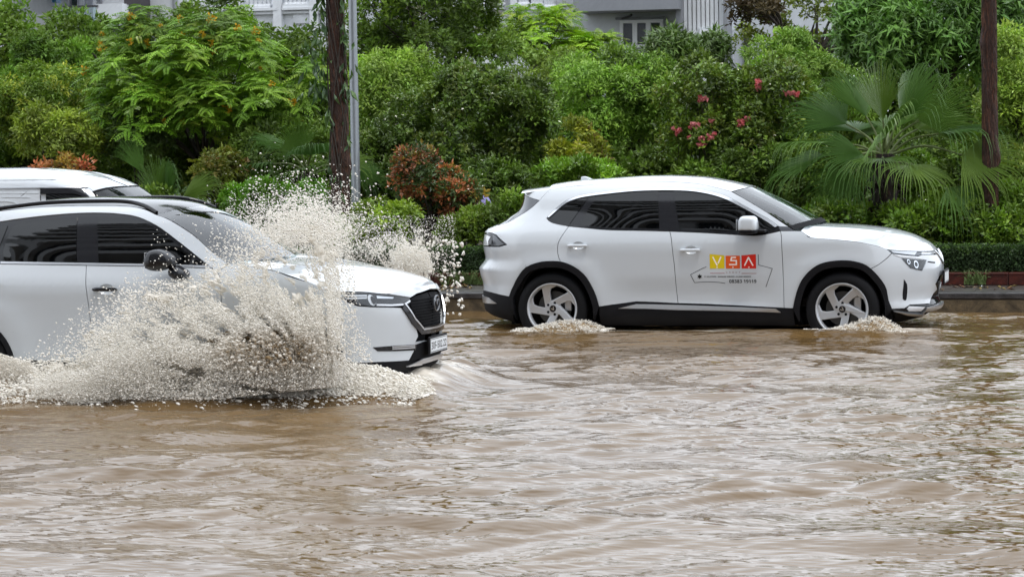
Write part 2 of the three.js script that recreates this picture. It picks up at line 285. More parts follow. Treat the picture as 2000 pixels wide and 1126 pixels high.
function makeWheel(parent, x, y, z, R, rimR, turn, far, style) {
  const w = new THREE.Group(); w.name = 'wheel'; w.position.set(x, y, z); parent.add(w); if (far) w.rotation.y = Math.PI;
  const T = 0.24, pr = [[rimR - 0.012, 0.0], [rimR + 0.012, 0.012], [rimR + 0.03, 0.016], [R - 0.055, 0.016], [R - 0.022, 0.004], [R - 0.006, -0.016], [R, -0.045], [R, -T + 0.045], [R - 0.006, -T + 0.016], [R - 0.05, -T], [rimR, -T + 0.01]];
  const tg = new THREE.LatheGeometry(pr.map(p => new THREE.Vector2(p[0], p[1])), 72); tg.rotateX(Math.PI / 2);
  const groove = []; for (let i = 0; i < 72; i++) for (const o of [-0.07, -0.12, -0.17]) { const b = box(0.022, 0.006, 0.034, 0, R + 0.001, o); b.rotateZ(i / 72 * Math.PI * 2 + o * 2); groove.push(b); }
  const tyre = part('tyre', tg, C.tyre, w); part('tread', merge(groove), C.tyre, tyre);
  const s = new THREE.Shape(); s.absarc(0, 0, rimR * 0.965, 0, Math.PI * 2);
  for (let k = 0; k < 5; k++) {
    const a = -k * 2 * Math.PI / 5 + turn, pl = style.map(([u, v]) => new THREE.Vector2((u * Math.cos(a) - v * Math.sin(a)) * rimR, (u * Math.sin(a) + v * Math.cos(a)) * rimR));
    const c = new THREE.CatmullRomCurve3([], true), hp = new THREE.Path();
    for (let i = 0; i < pl.length; i++) { const p = pl[i], a0 = pl[(i + pl.length - 1) % pl.length], b0 = pl[(i + 1) % pl.length], r = 0.16; const p1 = p.clone().lerp(a0, r), p2 = p.clone().lerp(b0, r); i ? hp.lineTo(p1.x, p1.y) : hp.moveTo(p1.x, p1.y); hp.quadraticCurveTo(p.x, p.y, p2.x, p2.y); }
    hp.closePath(); s.holes.push(hp);
  }
  const fg = new THREE.ExtrudeGeometry(s, { depth: 0.035, bevelEnabled: true, bevelThickness: 0.006, bevelSize: 0.005, bevelSegments: 2, curveSegments: 48 });
  const fp = fg.attributes.position; for (let i = 0; i < fp.count; i++) { const r = Math.hypot(fp.getX(i), fp.getY(i)); fp.setZ(i, fp.getZ(i) - 0.055 - 0.03 * (1 - Math.min(1, r / rimR)) ); } fg.computeVertexNormals();
  const rim = part('rim', fg, C.alloy, w);
  const lip = new THREE.LatheGeometry([[rimR - 0.03, -0.03], [rimR - 0.018, 0.004], [rimR - 0.006, 0.01], [rimR + 0.003, 0.006], [rimR + 0.003, -0.02]].map(p => new THREE.Vector2(...p)), 64); lip.rotateX(Math.PI / 2); part('rim_lip', lip, C.alloy, rim);
  const dish = new THREE.LatheGeometry([[0.02, -0.15], [rimR * 0.8, -0.17], [rimR - 0.02, -0.12], [rimR - 0.012, -0.02]].map(p => new THREE.Vector2(...p)), 48); dish.rotateX(Math.PI / 2); part('rim_barrel', dish, C.black, rim);
  const disc = new THREE.CylinderGeometry(rimR * 0.66, rimR * 0.66, 0.02, 40); disc.rotateX(Math.PI / 2); disc.translate(0, 0, -0.125); part('brake_disc', disc, C.brake, w);
  part('brake_caliper', rbox(0.08, 0.16, 0.05, rimR * 0.55, 0.05, -0.115, 0.015), C.silver, w);
  for (let k = 0; k < 5; k++) { const a = k * 2 * Math.PI / 5 + turn + 1.24, n = new THREE.CylinderGeometry(0.0135, 0.0135, 0.02, 14); n.rotateX(Math.PI / 2); n.translate(Math.cos(a) * rimR * 0.235, Math.sin(a) * rimR * 0.235, -0.042); part('lug_hole', n, C.black, rim); }
  const cap = new THREE.CylinderGeometry(0.034, 0.036, 0.022, 28); cap.rotateX(Math.PI / 2); cap.translate(0, 0, -0.038); const cp = part('hub_cap', cap, C.gloss, w);
  const v = new THREE.Shape([[-0.022, 0.018], [-0.013, 0.018], [0, -0.008], [0.013, 0.018], [0.022, 0.018], [0.003, -0.02], [-0.003, -0.02]].map(p => new THREE.Vector2(...p))); const vg = new THREE.ExtrudeGeometry(v, { depth: 0.003, bevelEnabled: false }); vg.rotateZ(turn + 0.6); vg.translate(0, 0, -0.027); part('hub_emblem', vg, C.chrome, cp);
  return w;
}
function archLiner(parent, x, y, r, zIn, zOut) {
  for (const s of [1, -1]) {
    const g = gridMesh(28, 4, (u, v) => { const a = Math.PI * (1.12 - 1.24 * u); return V3(x + Math.cos(a) * r, y + Math.sin(a) * r, s * (zIn + (zOut - zIn) * v)); });
    const b = new THREE.CircleGeometry(r, 28); b.translate(x, y, s * zIn); part('wheel_arch_liner', merge([g, b]), C.black, parent);
  }
}
function interior(parent, { dash, floor, seats, W, wheel }) {
  part('cabin_floor', box(2.9, 0.08, 1.4, -0.1, floor, 0), C.seat, parent);
  const d = part('dashboard', merge([rbox(0.5, 0.28, 1.38, dash - 0.1, 0.96, 0, 0.09, 3), rbox(0.5, 0.4, 0.3, dash - 0.35, 0.6, 0, 0.06)]), C.seat, parent);
  for (const [x, z] of seats) {
    const cu = rbox(0.52, 0.16, 0.5, x, floor + 0.33, z, 0.06, 3), bk = rbox(0.16, 0.66, 0.48, 0, 0.33, 0, 0.07, 3); bk.rotateZ(0.3); bk.translate(x - 0.26, floor + 0.36, z);
    const hd = rbox(0.11, 0.2, 0.27, 0, 0, 0, 0.05, 3); hd.rotateZ(0.25); hd.translate(x - 0.5, floor + 1.06, z); part('seat', merge([cu, bk, hd]), C.seat, parent);
  }
  const t = new THREE.TorusGeometry(0.18, 0.016, 8, 28); t.rotateY(Math.PI / 2); t.rotateZ(0.4); t.translate(dash - 0.42, 0.98, -0.36); part('steering_wheel', t, C.seat, parent);
}
function ellipsePoly(cx, cy, rx, ry, n = 20) { return [...Array(n)].map((_, i) => { const a = i / n * Math.PI * 2; return [cx + rx * Math.cos(a), cy + ry * Math.sin(a)]; }); }
function doorHandle(B, door, px, py, lenPx, mat, bowlMat) {
  const [q, y] = B.h(px, py), f = B.frame(q, y), L = 0.215, h = new THREE.Group(); h.name = 'handle'; door.add(h);
  const m = new THREE.Matrix4().makeBasis(V3(1, 0, 0), V3(0, 1, 0).addScaledVector(f.n, -f.n.y).normalize(), f.n); m.setPosition(f.p);
  for (const s of [1, -1]) {
    const bar = gridMesh(18, 10, (u, v) => { const t = u * 2 - 1, a = v * Math.PI * 2, r = 0.0155 * Math.pow(Math.max(0, 1 - t ** 6), 0.5); return V3(t * L / 2, Math.sin(a) * r * 1.05, Math.cos(a) * r * 0.8 + 0.026 + 0.008 * (1 - t * t)); });
    const gs = [bar, rbox(0.045, 0.022, 0.03, -L / 2 + 0.03, 0, 0.012, 0.006), rbox(0.03, 0.02, 0.03, L / 2 - 0.028, 0, 0.012, 0.006)];
    let g = merge(gs); g.applyMatrix4(m); g.computeVertexNormals(); if (s < 0) g = mirrorZ(g); part('handle_bar', g, mat, h);
    let bw = gridMesh(20, 8, (u, v) => { const a = u * Math.PI * 2, r = v; return V3(Math.cos(a) * r * 0.064 + 0.005, Math.sin(a) * r * 0.043, -0.026 * (1 - r * r) + 0.0005); }); bw.applyMatrix4(m); bw.computeVertexNormals(); if (s < 0) bw = mirrorZ(bw); part('handle_recess', bw, bowlMat, h);
  }
  return ellipsePoly(q + 0.005, y, 0.064, 0.043);
}
function superBlob(rx, ry, rz, e, nu = 28, nv = 18) { const sp = (t, p) => Math.sign(t) * Math.pow(Math.abs(t), p); return gridMesh(nu, nv, (u, v) => { const a = u * Math.PI * 2, b = (v - 0.5) * Math.PI; return V3(rx * sp(Math.cos(b), e) * sp(Math.cos(a), e), ry * sp(Math.sin(b), e), -rz * sp(Math.cos(b), e) * sp(Math.sin(a), e)); }); }
function canvasTex(w, h, draw) { const c = document.createElement('canvas'); c.width = w; c.height = h; const x = c.getContext('2d'); draw(x, w, h); const t = new THREE.CanvasTexture(c); t.colorSpace = THREE.SRGBColorSpace; t.anisotropy = 8; return t; }
function plate(parent, name, text, pos, rotY, w = 0.47, h = 0.11) {
  const g = new THREE.Group(); g.name = name; g.position.copy(pos); g.rotation.y = rotY; parent.add(g);
  part('plate_holder', rbox(w + 0.03, h + 0.03, 0.018, 0, 0, 0, 0.006), C.plastic, g);
  const t = canvasTex(512, 128, (x, W, H) => { x.fillStyle = '#e9ecee'; x.fillRect(0, 0, W, H); x.strokeStyle = '#15181c'; x.lineWidth = 6; x.strokeRect(8, 8, W - 16, H - 16); x.fillStyle = '#14161a'; x.font = 'bold 92px sans-serif'; x.textAlign = 'center'; x.textBaseline = 'middle'; x.fillText(text, W / 2, H / 2 + 4, W - 50); });
  const pm = std({ map: t, roughness: 0.35 }), pg = new THREE.PlaneGeometry(w, h); pg.translate(0, 0, 0.0125);
  part('plate_face', pg, pm, g);
}

// ================================================================= the lettered white crossover by the kerb
const posB = V3(-4.64, 0, -26.2);
{
  const car = thing('crossover_car', 'white crossover with coloured company lettering on its front door, beside the kerb', 'car', posB);
  const HR = 0.365, AX = 1.475, AF = -1.475;
  const flare = (x, y) => { let s = 0; for (const ax of [AX, AF]) { const r = Math.hypot(x - ax, y - HR); s += 0.020 * Math.exp(-(((r - 0.5) / 0.13) ** 2)) * smooth(1.0, 0.8, y); } return s - 0.022 * smooth(0.72, 0.48, y) * smooth(0.32, 0.45, y) * smooth(1.05, 0.5, Math.abs(x)); };
  const B = new Body(posB, {
    w: tab([[0.15, 0.80], [0.22, 0.86], [0.30, 0.905], [0.42, 0.925], [0.55, 0.932], [0.70, 0.940], [0.85, 0.949], [0.98, 0.955], [1.02, 0.954], [1.07, 0.944], [1.13, 0.924], [1.2, 0.896], [1.3, 0.854], [1.40, 0.808], [1.50, 0.754], [1.56, 0.710], [1.60, 0.665], [1.64, 0.585], [1.68, 0.4], [1.71, 0.1]]),
    taper: (x, y) => 1 - 0.05 * smooth(0.2, 1.3, x) * smooth(1.1, 1.4, y) - 0.06 * smooth(-0.4, -1.7, x) * smooth(1.1, 1.4, y),
    mod: flare, xcF: 1.30, xcR: -1.55, nF: 2.5, nR: 2.7,
    xf: tab([[0.2, 2.15], [0.30, 2.32], [0.36, 2.37], [0.45, 2.345], [0.6, 2.375], [0.72, 2.39], [0.80, 2.38], [0.86, 2.36], [0.92, 2.32], [1.0, 2.25], [1.1, 2.1], [1.2, 1.8], [1.7, 1.6]]),
    xr: tab([[0.2, -2.25], [0.34, -2.36], [0.45, -2.375], [0.59, -2.37], [0.69, -2.40], [0.76, -2.415], [0.80, -2.38], [0.86, -2.34], [0.98, -2.36], [1.12, -2.355], [1.16, -2.32], [1.20, -2.24], [1.24, -2.14], [1.29, -2.07], [1.35, -1.99], [1.42, -1.945], [1.55, -1.93], [1.7, -1.9]]),
  });
  const rc = B.xcR - Math.PI / 2, fc = B.xcF + Math.PI / 2, Y = (px, py) => B.h(px, py)[1];
  // ----- doors
  const seamMid = [[1308.3, 451.5], [1311.4, 465.9], [1315.1, 500], [1318, 524.7], [1321, 560], [1324.5, 592]];
  const seamFront = [[1524.2, 450.8], [1526.5, 461.4], [1528.4, 500], [1530.3, 543.9], [1532, 601.2]];
  const seamRear = [[1111.2, 441.7], [1099, 458.3], [1090.8, 473.4], [1088.8, 488.5], [1090.8, 500], [1094.6, 511]];
  const archR = [[994.9, 579], [1001, 562.5], [1011.5, 541.3], [1028.5, 521.5], [1050.8, 512.6], [1073.4, 509.9], [1097.6, 511.4], [1121.8, 521], [1141.4, 536.8], [1153.5, 555], [1164, 577.6], [1170, 598.7]];
  const archF = [[1549.6, 602], [1556, 573], [1567.2, 546], [1588, 523.6], [1612, 512.4], [1644, 508.4], [1671.2, 510.8], [1693.6, 518.8], [1716, 539.6], [1732, 565.2], [1742.4, 603]];
  const C2 = (l, n = 3) => curve(B.H(l), n);
  const archRc = C2(archR), archFc = C2(archF);
  const cut = (arr, a, b) => { const fa = B.h(...a), fb = B.h(...b), near = t => arr.reduce((m, p, i) => Math.hypot(p[0] - t[0], p[1] - t[1]) < Math.hypot(arr[m][0] - t[0], arr[m][1] - t[1]) ? i : m, 0); const i = near(fa), j = near(fb); return i < j ? arr.slice(i, j + 1) : arr.slice(j, i + 1).reverse(); };
  const fdPoly = [...C2(seamMid), ...B.H([[1380, 593.5], [1450, 597]]), ...C2(seamFront).reverse(), ...C2([[1524.2, 450.8], [1495.5, 457.3], [1472.8, 459.6], [1440, 458.2], [1380, 454.5], [1308.3, 451.5]]).slice(1, -1)];
  const fdoor = new THREE.Group(); fdoor.name = 'front_door'; fdoor.userData.label = 'front door with coloured lettering'; car.add(fdoor);
  const hole1 = doorHandle(B, fdoor, 1348.5, 488, 46, C.white, C.white);
  B.panel('door_skin', fdPoly, C.white, fdoor, { holes: [hole1] });
  const rdPoly = [...C2([[1111.2, 441.7], [1148.9, 445.3], [1190, 448.8], [1250, 450], [1308.3, 451.5]]).slice(0, -1), ...C2(seamMid), ...B.H([[1285, 590], [1243, 588.6], [1190, 595.7]]), ...cut(archRc, [1170, 598.7], [1097, 511.4]), ...C2(seamRear).reverse().slice(0, -1)];
  const rdoor = new THREE.Group(); rdoor.name = 'rear_door'; car.add(rdoor);
  const hole2 = doorHandle(B, rdoor, 1128.5, 479.5, 46, C.white, C.white);
  B.panel('door_skin', rdPoly, C.white, rdoor, { holes: [hole2] });
  // ----- side frame: quarter, roof side rail, front pillar
  const dloTop = [[1067.7, 426], [1081, 411.5], [1100.6, 395], [1118.7, 385.9], [1141.4, 379.8], [1190, 372.9], [1240, 367.9], [1299, 366], [1346, 367.7], [1391, 374.5], [1420, 383.6], [1450.2, 399.5], [1480.4, 416], [1504.6, 429.7], [1519.7, 441]];
  const dloBot = [[1067.7, 426], [1075, 432.7], [1088.5, 437.2], [1111.2, 441.5], [1148.9, 445.2], [1190, 448.6], [1250, 449.8], [1308.3, 451.2], [1380, 454.2], [1440, 458], [1472.8, 459.4], [1495.5, 457], [1524.2, 450.4]];
  const roofSeam = [[1429, 373.5], [1399, 365.5], [1361.2, 357.9], [1300.8, 354.2], [1240.4, 354.9], [1180, 358.7], [1111.2, 363.8], [1072.7, 370]];
  const pillar = [[1540.8, 442.5], [1525.7, 432.7], [1503, 417.6], [1465.3, 394.2], [1429, 373.5]];
  const quarter = [...C2(seamRear).reverse(), ...C2(dloBot.slice(0, 4)).reverse().slice(1), ...C2(dloTop).slice(1), ...B.H([[1524, 442.5]]), ...C2(pillar), ...C2(roofSeam).slice(1), ...B.H([[1053.8, 391.2], [1041.7, 402.5], [1020.6, 417.6], [999.5, 430.4], [987.4, 435.7], [976.8, 439], [964.7, 441.5], [955, 447], [950, 453], [960.2, 454.6], [969.3, 458.3], [979.8, 468.9], [988.9, 476.5]]), ...cut(archRc, [1028.5, 521.5], [1094, 511]).slice(0, -1)];
  B.panel('side_panel', quarter, C.white, car);
  // ----- fender, bumpers
  const hoodSeam = [[1565, 450.8], [1575.5, 458.3], [1584.6, 463.6], [1631.4, 467.4], [1680, 472.9], [1698, 476.6], [1720.8, 481.9], [1733, 486.6]];
  const fender = [...C2(seamFront), ...cut(archFc, [1549.6, 602], [1700, 523]), ...B.H([[1716, 517], [1728, 508], [1741.9, 494.5]]), ...C2(hoodSeam).reverse(), ...B.H([[1551, 450.5]])];
  B.panel('front_fender', fender, C.white, car);
  const lowYF = Y(1816, 592);
  const bump = [...cut(archFc, [1700, 523], [1742.4, 603]), ...B.H([[1767, 602], [1778, 594.8], [1816.8, 592.4], [1824, 573], [1831, 565], [1828, 554]]), [fc - 0.16, Y(1828, 540)], [fc, Y(1828, 540)], [fc, Y(1828, 497)], [fc - 0.2, Y(1826, 497)], ...B.H([[1815.9, 497], [1800.8, 497], [1793.3, 500], [1770.6, 498.2], [1741.9, 494.8], [1728, 508], [1716, 517]])];
  B.panel('front_bumper', bump, C.white, car, { edge: 0.02 });
  const lampBar = [...B.H([[1734, 487.3], [1765, 488.3], [1796.3, 489.6], [1820, 491]]), [fc - 0.14, Y(1824, 491)], [fc - 0.17, Y(1826, 496)], ...B.H([[1815.9, 496.6], [1800.8, 496.6], [1793.3, 499.6], [1770.6, 497.6], [1741.9, 494]])];
  const hl = new THREE.Group(); hl.name = 'light_bar'; car.add(hl);
  B.panel('lamp_housing', lampBar, C.grey, hl, { off: -0.012 }); B.panel('lamp_lens', lampBar, C.lens, hl, { off: 0.003, edge: 0.01 });
  B.panel('reflector', B.H([[1741, 488.8], [1793, 490.4], [1788, 497.6], [1771, 496], [1746, 493]]), C.lampWhite, hl, { off: -0.006, inset: 0.002 });
  B.panel('reflector', B.H([[1802, 491], [1821, 492.2], [1818, 495.5], [1801, 495.5]]), C.lampWhite, hl, { off: -0.006, inset: 0.001 });
  const vg = B.geo([[fc - 0.15, Y(1824, 489)], [fc - 0.115, Y(1824, 489)], [fc - 0.01, Y(1826, 512)], [fc, Y(1826, 515)], [fc, Y(1826, 519)], [fc - 0.022, Y(1826, 517)]], { off: 0.012, edge: 0.02, inset: 0 });
  part('front_emblem', merge([vg, mirrorZ(vg)]), C.chrome, car);
  const lamp = new THREE.Group(); lamp.name = 'headlamp'; car.add(lamp);
  const lp = B.H([[1760, 503.4], [1785, 505.6], [1810.5, 507.6], [1806, 519], [1801, 528.9], [1790, 527], [1778.2, 523.6], [1769, 513.8]]);
  B.panel('lamp_housing', lp, C.gloss, lamp, { off: 0.003 }); B.panel('lamp_lens', lp, C.lens, lamp, { off: 0.014, edge: 0.012, inset: 0.004 });
  for (const [x, y, r] of [[1774.5, 511, 0.024], [1789, 516, 0.038]]) { const [q, yy] = B.h(x, y); B.panel('projector', ellipsePoly(q, yy, r * 0.8, r), C.chrome, lamp, { off: 0.010, inset: 0 }); B.panel('projector_glass', ellipsePoly(q, yy, r * 0.5, r * 0.62), C.gloss, lamp, { off: 0.012, inset: 0 }); }
  B.panel('running_light', B.H([[1745, 496.5], [1757, 501.4], [1785, 503.8], [1809.5, 507], [1798, 503.5], [1774, 500.3]]), C.lampWhite, car, { off: 0.006, inset: 0 });
  B.panel('air_slot', B.H([[1813, 509.8], [1827, 511.3], [1826.5, 513.8], [1812.6, 512]]), C.black, car, { off: 0.002, inset: 0 });
  B.panel('air_vent', C2([[1766, 545.3], [1772, 554.4], [1772.4, 570], [1771.4, 581.6], [1769, 586.3], [1763.8, 583], [1764.4, 565]], 2), C.plastic, car, { off: 0.003, inset: 0 });
  const lower = [...B.H([[1742.8, 604], [1767, 603], [1778, 595.6], [1816.8, 593.2], [1824, 574], [1831, 566], [1828, 554]]), [fc - 0.15, Y(1828, 541)], [fc, Y(1828, 541)], [fc, 0.36], [fc - 0.4, 0.345], ...B.H([[1790, 614], [1747, 608]])];
  B.panel('lower_grille', lower, C.gloss, car, { off: -0.012, inset: 0 });
  B.panel('fog_lamp', B.H([[1772.5, 602.8], [1777, 597.8], [1808, 599.4], [1800, 607.5], [1776, 607.5]]), C.lampWhite, car, { off: 0.0, inset: 0 });
  const lip = [...B.H([[1746, 606.8], [1772, 610.5], [1800, 612]]), [fc - 0.45, 0.36], [fc - 0.2, 0.37], [fc, 0.375], [fc, 0.335], [fc - 0.2, 0.33], [fc - 0.45, 0.322], ...B.H([[1800, 616.5], [1772, 614]])];
  B.panel('bumper_lip', lip, C.silver, car, { off: 0.016, edge: 0.04, inset: 0 });
  B.panel('bumper_valance', [...B.H([[1741, 604]]), ...lip.slice(0, 6).map(p => [p[0], p[1] - 0.015]), [fc, 0.24], [fc - 0.6, 0.2], ...B.H([[1747, 630]])], C.plastic, car, { off: -0.02, inset: 0 });
  const rb = [...B.H([[990.4, 477.4], [1010, 498], [1028.5, 520.5]]), ...cut(archRc, [1028.5, 521.5], [994.9, 579]).slice(1), ...B.H([[960.2, 570.8]]), [rc + 0.55, Y(945, 567)], [rc, Y(945, 566)], [rc, Y(975, 482)], [rc + 0.5, Y(960, 482)], ...B.H([[975.3, 481.5]])];
  B.panel('rear_bumper', rb, C.white, car);
  const rl = [...B.H([[994.9, 579.5], [960.2, 571.4]]), [rc + 0.55, Y(945, 567.6)], [rc, Y(945, 566.6)], [rc, 0.32], [rc + 0.5, 0.31], ...B.H([[962, 615], [1004, 628], [1006, 600]])];
  B.panel('rear_valance', rl, C.plastic, car, { inset: 0 });
  B.panel('rear_reflector', [...B.H([[971, 592.5], [955.5, 581]]), [rc + 0.58, Y(945, 578)], [rc + 0.3, Y(945, 577)], [rc + 0.3, Y(945, 590)], [rc + 0.58, Y(945, 590)]], C.silver, car, { off: 0.008, inset: 0 });
  const tl = new THREE.Group(); tl.name = 'tail_lamp'; car.add(tl);
  const tlp = [...B.H([[988.9, 476.5], [979.8, 468.9], [969.3, 458.3], [960.2, 454.9]]), [rc + 0.62, Y(952, 454)], [rc + 0.3, Y(952, 453.6)], [rc + 0.3, Y(952, 481)], [rc + 0.62, Y(952, 481)], ...B.H([[975.3, 481]])];
  B.panel('lamp_housing', tlp, C.gloss, tl, { off: 0.002 });
  B.panel('lamp_glass', [[rc + 0.66, Y(955, 479.5)], [rc + 0.66, Y(955, 470)], [rc + 0.72, Y(955, 462)], [rc + 0.5, Y(955, 458)], [rc + 0.42, Y(955, 480)]], C.lampWhite, tl, { off: 0.006, inset: 0 });
  B.panel('lamp_glass', B.H([[963, 457.5], [969, 461], [979, 472], [984.5, 476.5], [975, 479.2], [965, 479.4]]), C.grey, tl, { off: 0.006, inset: 0 });
  B.panel('tailgate', [[rc, Y(960, 481)], [rc + 0.3, Y(960, 481)], [rc + 0.42, Y(960, 470)], [rc + 0.62, Y(955, 451)], [rc + 0.62, Y(970, 441)], [rc, Y(975, 439)]], C.white, car, { off: -0.002 });
  // ----- arches, sill
  const ring = (arr, cx, cy, d) => arr.map(([q, y]) => { const r = Math.hypot(q - cx, y - cy); return [cx + (q - cx) * (r - d) / r, cy + (y - cy) * (r - d) / r]; });
  for (const [a, cx] of [[archRc, AF], [archFc, AX]]) { const d = 0.062, inn = ring(a, cx, HR, d), e = a === archRc ? 1 : 1; B.panel('wheel_arch_trim', [...a, [inn[inn.length - 1][0] + 0.012, 0.25], [inn[inn.length - 1][0], 0.25], ...inn.slice().reverse(), [inn[0][0], 0.25], [inn[0][0] - 0.012, 0.25]], C.plastic, car, { off: 0.012, edge: 0.06, inset: 0 }); }
  archLiner(car, AF, HR, 0.425, 0.45, 0.9); archLiner(car, AX, HR, 0.425, 0.45, 0.9);
  B.panel('sill', [...B.H([[1170, 600], [1190, 596.2], [1243, 589.2], [1285, 590.5], [1323, 592.5], [1450, 597.6], [1550, 602.6]]), ...B.H([[1553, 636], [1400, 636], [1174, 636]])], C.plastic, car, { off: -0.004, inset: 0 });
  part('sill_trim', mergeBoth(B.geo(B.H([[1208, 602], [1243, 593.6], [1285, 594.3], [1324.5, 595.2], [1420, 598.5], [1515, 602.5], [1525.5, 609.6], [1420, 606.5], [1324.5, 605], [1260, 602.5]]), { off: 0.012, edge: 0.02, inset: 0 })), C.silver, car);
  // ----- windows and trim
  const T = (pts, n = 3) => C2(pts, n);
  const glassTop = [[1071, 425.6], [1083, 415], [1102, 399], [1120, 390], [1143, 384], [1190, 377.8], [1240, 373], [1286, 371.5], [1314.4, 371.5], [1353, 373.4], [1391, 380.2], [1420, 390], [1450, 405.2], [1477, 420], [1500, 434], [1514, 444]];
  B.panel('window_frame', [...T(dloBot), ...B.H([[1524, 443]]), ...T(dloTop).reverse().slice(0, -1)], C.gloss, car, { off: -0.012, inset: 0 });
  const chromeG = B.geo([...T(dloTop), ...T(glassTop).reverse()], { off: 0.003, inset: 0.001 });
  part('window_moulding', mergeBoth(chromeG), C.chrome, car);
  part('belt_moulding', mergeBoth(B.strip(T(dloBot), 0.02, 0.004, 1)), C.gloss, car);
  B.panel('quarter_window', B.H([[1074, 425.5], [1086, 414.5], [1104, 399.5], [1121, 391], [1149, 384.8], [1111.5, 438], [1095, 434.5], [1080, 429.8]]), C.glass, car, { off: -0.006, inset: 0.002 });
  B.panel('rear_door_window', B.H([[1166, 383], [1190, 379], [1240, 374.2], [1285.5, 372.6], [1288, 446.6], [1230, 445.5], [1190, 444.6], [1130, 439.5], [1147, 410]]), C.glass, rdoor, { off: -0.006, inset: 0.002 });
  B.panel('front_door_window', [...B.H([[1328, 447.6], [1320, 405], [1315, 372.6]]), ...T([[1315, 372.6], [1353, 374.6], [1391, 381.4], [1420, 391.3], [1450, 406.6], [1477, 421.5], [1503, 438], [1516, 447.5]]).slice(1), ...B.H([[1490, 453.5], [1440, 454], [1380, 450.6]])], C.glass, fdoor, { off: -0.006, inset: 0.002 });
  B.panel('mirror_sail', B.H([[1521, 443], [1541, 443.2], [1552, 450.6], [1524.4, 451]]), C.grey, car, { off: 0.002, inset: 0.001 });
  B.panel('rear_fin', B.H([[1025.4, 380.6], [1053.8, 391.2], [1041.7, 402.5], [1020.6, 417.6], [999.5, 430.4], [987.4, 435.7], [976.8, 439], [975.3, 438], [997.9, 423.6], [1014.6, 411.5], [1022.1, 399.5], [1024.8, 388.9]]), C.grey, car, { off: 0.001, inset: 0.002 });
  // ----- roof, screens, bonnet
  const rEdge = roofSeam.map(p => B.hit(...p));
  const crown = (u, e) => [0.10 * smooth(0.25, 0, u) - 0.05 * smooth(0.8, 1, u), 0.055 * smooth(0, 0.25, u) + 0.035 * smooth(0.25, 0.0, u)];
  const roof = faceUp(spanned(rEdge, 40, crown, 2.4)); part('roof', roof, C.white, car);
  const wEdge = [...pillar.slice().reverse().map(p => B.hit(...p)), B.hit(1550.5, 450.5)];
  wEdge[0] = rEdge[0].clone().add(V3(0.012, -0.004, 0));
  part('windscreen', faceUp(spanned(wEdge, 24, (u) => [0.10 + 0.08 * u, 0.035 + 0.02 * u], 2.2, 28, 0.004)), C.screen, car);
  part('screen_border', faceUp(offsetGeo(spanned(wEdge.slice(-2), 3, () => [0.175, 0.05], 2.2, 28, 0.0), -0.012)), C.black, car);
  const sEdge = [B.hit(1072.7, 370.2), B.hit(1053.8, 372.4), B.hit(1035.7, 374), B.hit(1026, 377)]; sEdge[0] = rEdge[rEdge.length - 1].clone();
  for (let i = 1; i < 4; i++) { sEdge[i] = V3(sEdge[0].x - 0.1 * i, sEdge[0].y - 0.012 * i, sEdge[0].z - 0.006 * i); }
  part('rear_spoiler', faceUp(spanned(sEdge, 8, () => [-0.05, 0.035], 2.6)), C.white, car);
  B.panel('spoiler_end', B.H([[1072.7, 370.2], [1053.8, 391], [1025.4, 380.4], [1024.4, 376], [1036, 373]]), C.white, car, { off: 0, inset: 0.002 });
  const rgE = [[1025.4, 381], [1024.8, 388.9], [1022.1, 399.5], [1014.6, 411.5], [997.9, 423.6], [975.3, 438]].map(p => B.hit(...p));
  part('rear_window', faceUp(spanned(rgE, 12, () => [-0.10, 0.01], 2.4)), C.glass, car);
  // bonnet
  const hs = hoodSeam.map(p => B.hit(...p)), hx = hs.map(p => [p.x, p.y]), hz = hs.map(p => [p.x, p.z]);
  const corner = hs[hs.length - 1], noseY = Y(1828, 488), noseX = B.xf(noseY) - 0.012;
  const fy = tab([...hx, [noseX, noseY]]), fz = tab(hz), x0 = hs[0].x;
  const zf = x => { const s = (x - B.xcF) / (B.xf(noseY + (corner.y - noseY) * (1 - smooth(corner.x, noseX, x))) - B.xcF); return x <= corner.x ? fz(x) : Math.min(corner.z, B.width(B.xcF, noseY) * Math.pow(Math.max(0, 1 - Math.pow(Math.min(1, s), B.nF)), 1 / B.nF)); };
  const yc = tab([[x0 - 0.1, 1.19], [1.28, 1.18], [1.52, 1.168], [1.72, 1.15], [1.92, 1.118], [2.07, 1.075], [2.18, 1.025], [2.25, 0.985], [noseX, noseY + 0.004]]);
  const hood = gridMesh(56, 32, (u, v) => { const x = x0 + (noseX - x0) * Math.sin(u * Math.PI / 2), s = v * 2 - 1, ye = fy(x), k = 1 - Math.pow(Math.abs(s), 2.6), rib = 0.010 * Math.exp(-(((Math.abs(s) - 0.55) / 0.10) ** 2)) * smooth(noseX, 1.7, x); return V3(x, ye + (Math.max(yc(x), ye) - ye) * k + rib, zf(x) * s * 0.992); });
  part('bonnet', faceUp(hood), C.white, car);
  part('cowl', rbox(0.3, 0.05, 1.5, x0 - 0.09, 1.09, 0, 0.02), C.black, car);
  for (const z of [0.1, -0.5]) { const w = tube([V3(x0 + 0.03, 1.16, z), V3(x0 + 0.02, 1.19, z - 0.2), V3(x0 - 0.03, 1.195, z - 0.55)], 0.009, 0.007, 5); part('wiper', w, C.black, car); }
  // fin aerial
  { const s = new THREE.Shape(); s.moveTo(-0.09, 0); s.lineTo(-0.085, 0.052); s.quadraticCurveTo(-0.06, 0.062, -0.03, 0.05); s.quadraticCurveTo(0.04, 0.02, 0.10, 0); s.lineTo(-0.09, -0.03); const g = new THREE.ExtrudeGeometry(s, { depth: 0.03, bevelEnabled: true, bevelSize: 0.008, bevelThickness: 0.02, bevelSegments: 4 }); const p = B.hit(1124, 360); g.translate(p.x + 0.02, 1.63, -0.015); part('fin_aerial', g, C.white, car); }
